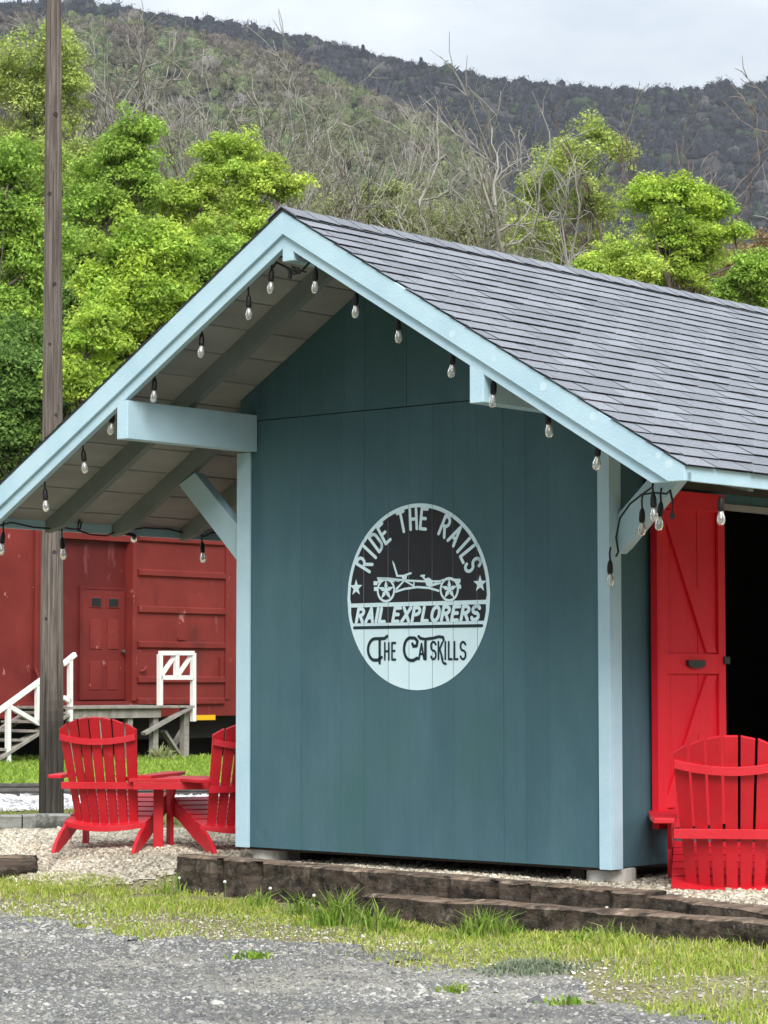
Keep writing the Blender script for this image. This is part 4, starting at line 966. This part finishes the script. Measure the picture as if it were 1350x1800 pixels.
# ------------------------------------------------------------------ railway timbers at the front edge, kerb stones
def timber(name, p, q, ztop0, ztop1, w, h, seed, label, group, back=True, notch=(), jag=0, mat_=None, cat='timber', rough_=.012):
    """p,q: front top edge (world xy); the body runs back from it"""
    p = np.array(p, float); q = np.array(q, float); L = np.linalg.norm(q - p); d = (q - p) / L; nb = np.array([-d[1], d[0]]); nb = nb if nb[1] > 0 else -nb
    nx, ny, nz = max(6, int(L / .035)), 7, 8
    t = bpy.data.meshes.new(name)
    X = np.linspace(0, L, nx + 1)
    ring = [(0, z) for z in np.linspace(0, -h, nz + 1)][::-1] + [(y, 0) for y in np.linspace(0, w, ny + 1)][1:] + [(w, z) for z in np.linspace(0, -h, nz + 1)][1:] + [(y, -h) for y in np.linspace(w, 0, ny + 1)][1:-1]
    V = []
    for x in X:
        for (y, z) in ring:
            yy, zz = y, z
            f = Vector((x * 2.2 + seed * 7, y * 7, z * 9)); f2 = Vector((x * 9 + seed * 3, y * 22, z * 26))
            a = mnoise.noise(f) * rough_ * 1.3 + mnoise.noise(f2) * rough_ * .6
            corner = (y < .01 or y > w - .01) and (z > -.02)
            if y < 1e-6: yy += a
            if abs(y - w) < 1e-6: yy -= a
            if z > -1e-6: zz += a * .6 - (.012 if corner else 0)
            for (c, wd_, dp) in notch:
                if y < 1e-6 and abs(x - c) < wd_: yy += dp * (1 - (abs(x - c) / wd_) ** 2)
            if y < 1e-6: # long checks
                yy += .010 * max(0, mnoise.noise(Vector((x * .8 + seed, 3, z * 30))) - .25)
            xx = x
            if jag and (x < 1e-6 or x > L - 1e-6): xx += mnoise.noise(Vector((seed, y * 14, z * 14))) * jag
            zt = ztop0 + (ztop1 - ztop0) * x / L
            V.append((p[0] + d[0] * xx + nb[0] * yy, p[1] + d[1] * xx + nb[1] * yy, zt + zz))
    k = len(ring); F = []
    for i in range(nx):
        for j in range(k): F.append((i * k + j, (i + 1) * k + j, (i + 1) * k + (j + 1) % k, i * k + (j + 1) % k))
    F.append(tuple(range(k))[::1]); F.append(tuple(range(nx * k, nx * k + k))[::-1])
    t.from_pydata(V, [], F); t.update(); t.materials.append(mat_ or M['tie'])
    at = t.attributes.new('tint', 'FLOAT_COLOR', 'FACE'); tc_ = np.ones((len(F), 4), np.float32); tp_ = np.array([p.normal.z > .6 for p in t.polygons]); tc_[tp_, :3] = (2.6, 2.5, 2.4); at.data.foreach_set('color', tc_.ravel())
    o = bpy.data.objects.new(name, t); COL.objects.link(o)
    return tag(o, label, cat, group)
G4 = 'old railway timbers edging the gravel'
a, b = on_z(310, 1503, -.06)[:2], on_z(1132, 1569, -.06)[:2]
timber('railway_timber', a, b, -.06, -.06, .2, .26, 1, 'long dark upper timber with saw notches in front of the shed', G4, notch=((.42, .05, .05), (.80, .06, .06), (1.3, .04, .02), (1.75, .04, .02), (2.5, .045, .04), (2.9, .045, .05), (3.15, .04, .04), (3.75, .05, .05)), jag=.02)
a, b = on_z(640, 1573, -.18)[:2], on_z(1420, 1627, -.12)[:2]
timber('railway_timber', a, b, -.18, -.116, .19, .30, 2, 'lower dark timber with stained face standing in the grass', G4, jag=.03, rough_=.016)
a, b = on_z(1134, 1574, -.08)[:2], on_z(1480, 1619, -.08)[:2]
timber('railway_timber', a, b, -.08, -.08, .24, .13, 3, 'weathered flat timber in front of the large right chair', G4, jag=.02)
a, b = on_z(-160, 1507, -.12)[:2], on_z(62, 1506, -.12)[:2]
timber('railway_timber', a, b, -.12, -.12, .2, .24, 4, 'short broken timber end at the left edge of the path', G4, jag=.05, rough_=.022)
G5 = 'grey kerb stones behind the gravel yard'
kp = [(-90, 1463), (39, 1462), (125, 1460.5), (280, 1457)]
for i, lab in enumerate(('plain grey kerb stone at the far left edge', 'blackened kerb stone ending behind the left red chair', 'kerb stone behind the gap beside the small red table')):
    a, b = on_z(*kp[i], -.11)[:2], on_z(*kp[i + 1], -.11)[:2]; dd = (b - a) / np.linalg.norm(b - a)
    timber('kerb_stone', a + dd * .006, b - dd * .006, .022, .022, .13, .25, 30 + i, lab, G5, mat_=M['kerb'], cat='kerb', rough_=.008)

# ------------------------------------------------------------------ utility pole
pp = on_z(90, 1423, -.16); pole = empty('utility_pole', (pp[0], pp[1], -.2), label='weathered round wooden utility pole with cracks and knots', cat='pole')
H = 9.0; k = 90; n = 80; V = []
for i in range(k + 1):
    z = H * i / k; r = .121 - .0060 * z
    for j in range(n):
        an = 2 * math.pi * j / n
        cr_ = mnoise.noise(Vector((math.cos(an) * 5, math.sin(an) * 5, z * .35))) * .006 + mnoise.noise(Vector((math.cos(an) * 14, math.sin(an) * 20, z * .4 + 9))) * .0045
        for ca_, w_ in ((4.9, .07), (4.35, .04), (5.35, .04)):
            if abs(an - (ca_ + .16 * mnoise.noise(Vector((ca_, 0, z * .6))))) < w_ * max(0, .6 + 1.2 * mnoise.noise(Vector((ca_ * 3, 2, z * .45)))): cr_ -= .026        # the long drying check
        V.append(((r + cr_) * math.cos(an) + (-.006) * z, (r + cr_) * math.sin(an), z))
F = [(i * n + j, i * n + (j + 1) % n, (i + 1) * n + (j + 1) % n, (i + 1) * n + j) for i in range(k) for j in range(n)]
me = bpy.data.meshes.new('shaft'); me.from_pydata(V, [], F + [tuple(range(k * n, k * n + n))]); me.update(); me.materials.append(M['pole']); me.polygons.foreach_set('use_smooth', np.ones(len(me.polygons), bool))
zc_ = np.array([p.center.z for p in me.polygons]); wv = np.array([mnoise.noise(Vector((p.center.x * 9, p.center.y * 9, p.center.z))) for p in me.polygons])
tc_ = np.ones((len(zc_), 4), np.float32); tc_[:, :3] = (.34 + .66 * sm(.5, 1.7, zc_ + .5 * wv))[:, None]      # tarred butt
at = me.attributes.new('tint', 'FLOAT_COLOR', 'FACE'); at.data.foreach_set('color', tc_.ravel())
o = bpy.data.objects.new('shaft', me); COL.objects.link(o); o.parent = pole
for an, z in ((5.05, 2.55), (4.3, 1.9), (5.2, 3.9), (4.55, 4.6), (5.0, 5.2), (4.4, 6.1), (5.1, 6.9)):
    r = .121 - .006 * z + .004; m = MB(); kz = random.uniform(.6, 1.1); m.lathe((0, 0, 0), [(.024 * kz, -.004), (.019 * kz, .003), (.010 * kz, .004), (.007 * kz, -.003)], 9, (.45, .42, .4))
    kn = m.build('knot', M['pole'], pole, smooth=True); kn.location = (r * math.cos(an) - .006 * z, r * math.sin(an), z); kn.rotation_euler = (0, math.pi / 2, 0); kn.rotation_euler = Vector((math.cos(an), math.sin(an), 0)).to_track_quat('Z', 'Y').to_euler()

# ------------------------------------------------------------------ railway track
trk = empty('railway_track', (-3, 29.5, -.28), math.atan(.1), label='rusty railway track on white ballast behind the kerb', cat='track')
for y in (0, 1.435):
    m = MB(); pr = [(-.065, 0), (.065, 0), (.065, .012), (.012, .03), (.012, .10), (.036, .115), (.036, .15), (-.036, .15), (-.036, .115), (-.012, .10), (-.012, .03), (-.065, .012)]
    m.prism([(y + a, z - .04) for a, z in pr], -8, 9, 0); m.build('rail', M['rail'], trk)
for i in range(24):
    m = MB(); x = -7.5 + i * .65; m.box((x, -.55, -.2), (x + .22, 2.0, -.045)); m.build('sleeper', M['tie'], trk)

# ------------------------------------------------------------------ boxcar
UB = loc(on_y(228, 1240, 46))[0]
bx = lambda px, py, off=0: on_u(px, py, UB + off)
car = empty('boxcar', (CX, CY, 0), -YAW, label='dark red railway boxcar converted with a house door and big sliding door', cat='boxcar')
ZG = -.37
v = lambda px, off=0: bx(px, 1150, off)[1]
vl, v1, v2, v3, v4 = v(-520), v(72), v(230), v(394), v(520)
zt = 4.0; zf = bx(228, 1232)[2]; zs = bx(390, 1256)[2]
m = MB()
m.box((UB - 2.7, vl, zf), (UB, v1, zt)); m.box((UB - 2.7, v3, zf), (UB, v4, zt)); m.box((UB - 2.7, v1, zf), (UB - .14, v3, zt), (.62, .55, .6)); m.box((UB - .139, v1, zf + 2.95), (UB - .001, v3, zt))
body = m.build('body', M['boxcar'], car)
m = MB(); m.prism([(UB - 2.75, zt), (UB + .04, zt), (UB + .04, zt + .06), (UB - 1.35, zt + .3), (UB - 2.75, zt + .06)], vl, v4, 1); m.build('roof', M['rust'], car)
m = MB(); m.box((UB - 2.6, vl, zs - .02), (UB + .035, v4, zf - .001)); m.build('sill', M['boxcar'], car)
m = MB(); m.box((UB - 2.3, vl + .5, zs - .45), (UB - .35, v4 - .5, zs - .021)); m.box((UB - 1.6, vl + .8, ZG + .02), (UB - .9, v4 - .8, zs - .451)); m.build('underframe_shade_fill', M['boxdark'], car)  # second, lower box is added black filler imitating the shade beneath the car
for vv in (vl + 1.2, vl + 2.9, v4 - 1.2, v4 - 2.9, ):
    for uu in (UB - .65, UB - 2.1):
        m = MB(); m.lathe((0, 0, -.06), [(.42, 0), (.42, .12), (.46, .12), (.46, .15)], 20); w = m.build('wheel', M['boxdark'], car); w.location = (uu, vv, ZG + .55); w.rotation_euler = (0, math.pi / 2, 0)
# rivet strips, door posts
m = MB()
for px, w in ((66, .10),): m.box((UB + .0005, v(px) - w, zf + .02), (UB + .03, v(px) + w * .4, zt - .1)); 
for i in range(60):
    for px in (55, 66): m.lathe((0, 0, 0), [(.014, 0), (.01, .0)], 6) if False else m.box((UB + .03, v(px) - .012, zf + .1 + i * .055), (UB + .042, v(px) + .012, zf + .122 + i * .055))
m.build('rivet_strip', M['boxcar'], body)
m = MB(); m.box((UB - .135, v(228), zf + .001), (UB + .075, v(235), zf + 2.95)); m.build('door_post', M['boxcar'], car)
m = MB(); m.box((UB + .0015, v(392), zf + .02), (UB + .07, v(399), zf + 2.95)); m.build('door_post', M['boxcar'], car)
# sliding door with ribs
sd0, sd1 = v(236), v(391.5); m = MB(); m.box((UB - .02, sd0, zf + .03), (UB + .045, sd1, zf + 2.95)); sdoor = m.build('sliding_door', M['boxcar'], car)
for py in (948, 1008, 1072, 1133, 1194, 1232):
    z = bx(300, py)[2]; m = MB(); m.prism([(UB + .0455, z - .085), (UB + .10, z - .055), (UB + .10, z + .035), (UB + .0455, z + .06)], sd0 + .03, sd1 - .03, 1); m.build('door_rib', M['boxcar'], sdoor)
m = MB(); m.tube([(UB + .075, v(243), bx(243, 1180)[2]), (UB + .12, v(246), bx(243, 1178)[2]), (UB + .10, v(251), bx(243, 1172)[2])], .03, 8); m.box((UB + .046, v(382), bx(382, 1192)[2]), (UB + .085, v(384), bx(382, 1155)[2])); m.box((UB + .046, v(308), bx(308, 1125)[2]), (UB + .08, v(322), bx(308, 1121)[2])); m.build('handle', M['boxcar'], sdoor)
# house door set in the recess
hd0, hd1 = bx(143, 1150, -.13)[1], bx(217, 1150, -.13)[1]; hz0, hz1 = bx(180, 1230, -.13)[2], bx(180, 1037, -.13)[2]
m = MB(); U0, U1 = UB - .1385, UB - .10; m.box((U0, hd0, hz0), (U1, hd1, hz1), (.86, .8, .85)); hd = m.build('entry_door', M['boxcar'], car, bevel=.006)
pw = (hd1 - hd0)
def panel(a0, a1, b0, b1, name, mat_, th):
    m = MB(); m.box((U1 + .0005, hd0 + pw * a0, hz0 + (hz1 - hz0) * b0), (U1 + th, hd0 + pw * a1, hz0 + (hz1 - hz0) * b1)); return m.build(name, mat_, hd, bevel=.006)
for a0, a1 in ((.17, .43), (.58, .84)):
    panel(a0, a1, .09, .35, 'door_panel', M['boxcar'], .014); panel(a0, a1, .46, .73, 'door_panel', M['boxcar'], .014)
    panel(a0 - .012, a1 + .012, .838, .932, 'window_frame', M['boxcar'], .018); q = panel(a0 + .015, a1 - .015, .846, .924, 'pane', M['glassdark'], .022)
m = MB(); m.lathe((0, 0, 0), [(.03, 0), (.022, .02), (.036, .05), (.03, .08), (.01, .085)], 12); kn = m.build('knob', M['rust'], hd, smooth=True); kn.location = (U1, hd0 + pw * .93, hz0 + (hz1 - hz0) * .44); kn.rotation_euler = (0, math.pi / 2, 0)
m = MB()
for a, b_, c, d in ((hd0 - .07, hd0 - .003, hz0, hz1 + .06), (hd1 + .003, hd1 + .07, hz0, hz1 + .06), (hd0 - .0025, hd1 + .0025, hz1 + .003, hz1 + .06)): m.box((U0 - .0005, a, c), (U1 + .008, b_, d), (.7, .62, .66))
m.build('door_casing', M['boxcar'], car)
m = MB(); m.box((UB - .02, v(343), bx(343, 1266)[2]), (UB + .05, v(376), bx(343, 1257)[2])); m.build('yellow_step_block', M['yellow'], car)
m = MB(); m.tube([(UB + .05, v(58), bx(58, 1175)[2]), (UB + .09, v(62), bx(58, 1190)[2]), (UB + .05, v(60), bx(58, 1215)[2])], .035, 8); m.build('door_latch', M['boxcar'], body)

# ------------------------------------------------------------------ deck, stairs and rails in front of the boxcar
UD = UB + 1.55
dx_ = lambda px, py, off=0: on_u(px, py, UD + off)
deck = empty('timber_deck', (CX, CY, 0), -YAW, label='grey timber landing with stairs and white handrails before the boxcar', cat='deck')
zd = dx_(230, 1241)[2]; va, vb_ = dx_(118, 1241)[1], dx_(338, 1241)[1]
m = MB(); g = np.random.default_rng(5); y = UB + .06
while y < UD + .05:
    k = g.uniform(.8, 1.15); m.box((y, va, zd - .04), (y + .135, vb_, zd), (k, k, k)); y += .142
m.build('deck_boards', M['greywood'], deck)
vm = dx_(283, 1241)[1]
m = MB(); m.box((UD - .04, va, zd - .21), (UD, vm, zd - .041)); m.build('rim_joist', M['greywood'], deck)
m = MB(); m.box((UB + .2, va + .05, zd - .2), (UB + .24, vb_, zd - .041)); m.build('rim_joist', M['greywood'], deck)
for px in (130, 178, 232, 277, 331):
    c = dx_(px, 1300)[1]; m = MB(); m.box((UD - .16, c - .06, ZG - .05), (UD - .045, c + .06, zd - .0415)); m.build('post', M['greywood'], deck)
for px in (277, 331):
    c = bx(px - 10, 1300, .3)[1]; m = MB(); m.box((UB + .3, c - .06, ZG - .05), (UB + .41, c + .06, zd - .0415)); m.build('post', M['greywood'], deck)
for (p, q, o_) in (((252, 1290), (334, 1243), .0), ((287, 1285), (322, 1338), -.2), ((290, 1335), (326, 1275), -1.0)):
    m = MB(); m.beam(dx_(*p, o_ + .02), dx_(*q, o_ + .02), .05, .12, up=(1, 0, 0)); m.build('brace', M['greywood'], deck)
rl = MB(); W2 = .055
def bar(p, q, mb, w=W2, off=.02): mb.beam(dx_(*p, off), dx_(*q, off), w, w, up=(1, 0, 0))
for p, q in (((281, 1150), (281, 1240)), ((339.5, 1148), (339.5, 1268)), ((281, 1148), (339.5, 1148)), ((281, 1191), (339.5, 1191)), ((310, 1150), (310, 1189))): bar(p, q, rl, .08, .02)
for p, q in (((283, 1188), (308, 1151)), ((312, 1188), (337, 1151))): bar(p, q, rl, .06, -.012)
rl.build('railing', M['white'], deck)
for grp_ in ((((132, 1150), (110, 1168)), ((123, 1158), (123, 1268)), ((112, 1226), (123, 1233))), (((92, 1181), (0, 1248)), ((66, 1205), (66, 1272)), ((14, 1244), (14, 1345)), ((16, 1242), (68, 1272)), ((0, 1248), (-30, 1268)))):
    h = MB()
    for p, q in grp_: bar(p, q, h, .075)
    h.build('handrail', M['white'], deck)
# stairs: treads between sloping stringers, going down to the left
st0 = dx_(118, 1248); st1 = dx_(-25, 1345)
for off in (.0, -1.0):
    m = MB(); a = st0 + np.array([off - .05, 0, -.08]); b = st1 + np.array([off - .05, 0, -.02]); m.beam(a, b, .05, .24, up=(1, 0, 0)); m.build('stringer', M['greywood'], deck)
for i in range(6):
    f = (i + .6) / 6; c = st0 * (1 - f) + st1 * f; m = MB(); m.box((UD - 1.0, c[1] - .15, c[2] + .02), (UD + .03, c[1] + .15, c[2] + .06)); m.build('tread', M['greywood'], deck)

# ------------------------------------------------------------------ loose stones
def stones(name, label, n, xr, yr, mask, size, cols, seed, dz=.012, flat=.6, var=.3):
    g = np.random.default_rng(seed)
    x = g.uniform(*xr, n); y = g.uniform(*yr, n)
    # keep only what lies inside the view wedge with a margin
    k = (np.abs(x) < y * .155 + .5) & mask(x, y); x, y = x[k], y[k]; n = len(x)
    s = size * g.lognormal(0, var, n)
    z = gh(x, y) + dz
    cube = np.array([(-1, -1, -1), (1, -1, -1), (1, 1, -1), (-1, 1, -1), (-.7, -.7, 1), (.7, -.7, 1), (.7, .7, 1), (-.7, .7, 1)], float) * .5
    V = cube[None] * (1 + g.uniform(-.4, .4, (n, 8, 3))) * s[:, None, None] * np.stack([g.uniform(.7, 1.4, n), g.uniform(.6, 1.1, n), flat * g.uniform(.6, 1.2, n)], -1)[:, None]
    a = g.uniform(0, 6.283, n); ca, sa = np.cos(a)[:, None], np.sin(a)[:, None]
    tx = g.normal(size=(n, 1)) * .25
    vx = V[..., 0] * ca - V[..., 1] * sa; vy = V[..., 0] * sa + V[..., 1] * ca; vz = V[..., 2] + vx * tx
    V = np.stack([vx + x[:, None], vy + y[:, None], vz + z[:, None] + s[:, None] * .15], -1).reshape(-1, 3)
    f = np.array([(4, 5, 6, 7), (0, 1, 5, 4), (1, 2, 6, 5), (2, 3, 7, 6), (3, 0, 4, 7)])
    F = (f[None] + (np.arange(n) * 8)[:, None, None]).reshape(-1, 4)
    c = np.array(cols, float); ci = c[g.integers(0, len(c), n)] * g.uniform(.8, 1.15, (n, 1)) * (.55 + .75 * vnoise(x, y * 1.8, .9, seed) + .25 * vnoise(x, y * 2, 3, seed))[:, None]
    o = np_mesh(name, V, [F], M['stone'], tint=np.repeat(ci, 5, 0))
    return tag(o, label=label, cat='gravel', kind='stuff')
stones('pale_gravel', 'cream crushed stone spread around the shed and chairs', 190000, (-4.5, 4), (12.3, 20), lambda x, y: m_yard(x, y, .14 * rng.random(len(x))), .015, [(.62, .56, .45), (.53, .47, .36), (.68, .63, .53), (.42, .36, .27), (.28, .24, .18)], 71)
stones('lot_stones', 'grey and white stone chips on the parking lot', 130000, (-3, 3), (10.3, 17), m_lot, .0095, [(.21, .21, .203), (.175, .175, .17), (.30, .295, .275), (.12, .12, .122), (.38, .37, .345), (.25, .235, .205), (.16, .16, .157), (.27, .255, .23)], 72, .008, .5, .45)
stones('scattered_stones', 'pale stone chips among the thin front grass', 30000, (-3, 3), (10.3, 17), lambda x, y: (~m_lot(x, y)) & (sline(x, y)[0] < -.25) & (y < lot_edge(x) + 1.3), .010, [(.34, .31, .25), (.44, .41, .34), (.24, .22, .18), (.20, .18, .13), (.55, .52, .46)], 73, .004, .5)
stones('ballast_stones', 'white ballast stones beside the railway track', 26000, (-5, 1.5), (26, 32), m_bal, .035, [(.75, .75, .76), (.6, .6, .61), (.8, .8, .8), (.35, .35, .35)], 74, .02, .7)

# ------------------------------------------------------------------ grass and weeds
def grass(name, label, x, y, hgt, wid, cols, seed, lean=.5, z=None, cat='grass', kind='stuff'):
    g = np.random.default_rng(seed); n = len(x)
    z = gh(x, y) if z is None else z
    h = hgt * g.uniform(.5, 1.4, n); w = wid * g.uniform(.6, 1.4, n)
    a = g.uniform(0, 6.283, n); l = lean * g.uniform(.2, 1.3, n)
    d = np.stack([np.cos(a), np.sin(a), 0 * a], -1); sd = np.stack([-np.sin(a), np.cos(a), 0 * a], -1)
    tw = g.uniform(0, 3.14, n); sd = np.stack([np.cos(tw), np.sin(tw), 0 * tw], -1)
    p = np.stack([x, y, z - .005], -1); up = np.array([0, 0, 1.0])
    p1 = p + (up * (h * .55)[:, None]) + d * (h * l * .3)[:, None]; p2 = p + up * (h * (1 - .35 * l))[:, None] + d * (h * l)[:, None]
    V = np.stack([p - sd * w[:, None] / 2, p + sd * w[:, None] / 2, p1 + sd * w[:, None] * .4, p1 - sd * w[:, None] * .4, p2 + sd * w[:, None] * .08, p2 - sd * w[:, None] * .08], 1).reshape(-1, 3)
    f = np.array([(0, 1, 2, 3), (3, 2, 4, 5)]); F = (f[None] + (np.arange(n) * 6)[:, None, None]).reshape(-1, 4)
    c = np.array(cols, float); ci = c[g.integers(0, len(c), n)] * g.uniform(.8, 1.2, (n, 1))
    o = np_mesh(name, V, [F], M['grass'], tint=np.repeat(ci, 2, 0))
    return tag(o, label=label, cat=cat, kind=kind)
g = np.random.default_rng(81)
n = 260000; x = g.uniform(-3, 3, n); y = g.uniform(10.6, 17.6, n); s, al = sline(x, y); le = lot_edge(x)
dens = .66 + 1.5 * (vnoise(x, y, 1.6, 82) - .5) + .9 * (vnoise(x, y, 5, 83) - .5)
front_lim = np.where(al < -.05, -.36 + .3 * (vnoise(x, y, 2, 84) - .5), -.03 - .22 * sm(1.0, 1.4, al))
band = sm(-.35, .25, y - le + .5 * (vnoise(x, y, 1.6, 85) - .5))
k = (s < front_lim) & (np.abs(x) < y * .155 + .4) & (g.random(n) < dens * band * (.35 + .75 * sm(-1.6, -.2, s)))
x, y = x[k], y[k]
grass('front_grass', 'patchy yellow green grass strip in front of the timbers', x, y, .026 + .03 * vnoise(x, y, 2, 86), .0065, [(.38, .46, .06), (.30, .42, .05), (.48, .50, .13), (.24, .37, .04), (.56, .52, .24), (.42, .48, .09)], 87, .8)
# clover-like broad leaves
n = 45000; x = g.uniform(-3, 3, n); y = g.uniform(10.6, 17.6, n); s, al = sline(x, y)
front_lim = np.where(al < -.05, -.38, -.04 - .22 * sm(1.0, 1.4, al))
k = (s < front_lim) & (np.abs(x) < y * .155 + .4) & (g.random(n) < sm(-.2, .4, y - lot_edge(x)) * (vnoise(x, y, 2.4, 88) > .32) * .9); x, y = x[k], y[k]
grass('ground_cover', 'low broad leaved clover among the front grass', x, y, .018, .014, [(.34, .42, .08), (.27, .38, .06), (.44, .46, .14), (.50, .46, .22)], 89, 1.2)
# taller tufts
TUF = [(600, 1632, 260, .20, .16, 'tall grass clump with arching blades where the two dark timbers overlap'), (662, 1642, 130, .17, .14, 'grass tuft hanging over the end of the lower timber'), (855, 1656, 320, .15, .20, 'wide bright grass clump before the lower timber'), (455, 1606, 70, .12, .10, 'small grass tuft beside the notched timber'), (530, 1616, 90, .13, .12, 'grass tuft under the middle of the upper timber'),
       (300, 1584, 40, .12, .10, 'sparse weed stalks at the left end of the upper timber'), (1080, 1674, 150, .07, .3, 'low leafy weeds at the foot of the lower timber'), (1330, 1694, 80, .08, .16, 'fine grass tuft at the right end of the lower timber'), (445, 1686, 60, .035, .10, 'flat green weed alone on the gravel lot at left'), (800, 1737, 50, .03, .09, 'flat green weed alone on the gravel lot in the middle'), (990, 1757, 60, .03, .1, 'flat green weed at the edge of the gravel lot at right')]
for i, (px, py, n, h, r, lab) in enumerate(TUF):
    c = on_z(px, py, -.345); q = g.normal(size=(n, 2)) * r * .5 * np.array([1.3, .7])
    x = c[0] + q[:, 0]; y = c[1] + q[:, 1]
    grass('grass_tuft' if h > .09 else 'weed', lab, x, y, h * np.exp(-(q ** 2).sum(1) / (r * r)) + .03, .010 if h > .05 else .02, [(.20, .34, .035), (.15, .28, .03), (.26, .38, .06), (.30, .36, .10)], 200 + i, .75, kind=None, cat='grass' if h > .09 else 'weed')
c = on_z(925, 1705, -.345); q = g.normal(size=(900, 2)) * .13 * np.array([1.4, .7])
grass('sage_weed', 'grey green woolly weed on the edge of the gravel lot', c[0] + q[:, 0], c[1] + q[:, 1], .055 * np.exp(-(q ** 2).sum(1) / .05) + .015, .012, [(.24, .29, .20), (.19, .25, .15), (.30, .33, .24)], 230, .9, kind=None, cat='weed')
# dandelion seed heads
for i, (px, py, h, lab) in enumerate(((315, 1568, .10, 'dandelion seed head at the left end of the upper timber'), (395, 1582, .13, 'dandelion seed head before the notched timber'), (475, 1590, .12, 'dandelion seed head right of the notches'), (552, 1600, .12, 'dandelion seed head beside the tall grass clump'))):
    c = on_z(px, py + 14, -.345); t = empty('dandelion', (c[0], c[1], float(gh(c[0], c[1]))), label=lab, cat='flower', group='dandelions in front of the timber')
    m = MB(); m.tube([(0, 0, 0), (.004, 0, h * .5), (0, 0, h)], .0025, 5); m.build('stem', M['grass'], t)
    t.children[0].data.attributes['tint'].data.foreach_set('color', np.tile([.2, .3, .06, 1], len(t.children[0].data.polygons)).astype(np.float32))
    m = MB(); m.lathe((0, 0, h - .012), [(.003, 0), (.009, .004), (.011, .010), (.009, .016), (.003, .02)], 10); m.build('seed_head', M['white'], t)
# far lawn beyond the track and dry verge by the kerb
n = 60000; x = g.uniform(-8, .5, n); y = g.uniform(31.8, 45.5, n); t_ = y - .1 * (x + 3); k = (t_ > 32.0) & (np.abs(x) < y * .165); x, y = x[k], y[k]
grass('lawn', 'bright green lawn between the track and the boxcar', x, y, .14, .035, [(.26, .40, .05), (.21, .34, .04), (.34, .44, .08)], 90, .7)
n = 26000; x = g.uniform(-6, .5, n); y = g.uniform(19.9, 27, n); t_ = y - .1 * (x + 3); kerb_y = 20.05 + .3 * (x + 3.06); k = (t_ < 26.9) & (y > kerb_y) & (np.abs(x) < y * .165); x, y = x[k], y[k]
grass('verge_grass', 'dry short grass between the kerb and the track', x, y, .05, .014, [(.26, .29, .08), (.34, .32, .14), (.2, .25, .06)], 91, .8)
n = 500; c = on_y(283, 1330, 43.5); q = g.normal(size=(n, 2)) * .16
grass('leafy_weed', 'pale weed growing under the deck braces', c[0] + q[:, 0], c[1] + q[:, 1], .26 * np.exp(-(q ** 2).sum(1) / .05) + .06, .05, [(.28, .33, .12), (.35, .36, .18)], 92, .6, kind=None, cat='weed')

# ------------------------------------------------------------------ air
hz = MB(); hz.box((-1600, -40, -3), (1600, 4400, 1000)); hzo = hz.build('haze', None)
hm = bpy.data.materials.new('haze_air'); hm.use_nodes = True; N = hm.node_tree.nodes; N.remove(N['Principled BSDF'])
pv = N.new('ShaderNodeVolumePrincipled'); pv.inputs['Color'].default_value = (.80, .87, .97, 1); pv.inputs['Density'].default_value = HAZE; pv.inputs['Anisotropy'].default_value = 0
hm.node_tree.links.new(pv.outputs[0], N['Material Output'].inputs['Volume']); hzo.data.materials.append(hm)
tag(hzo, kind='stuff', label='thin pale haze in the valley air')
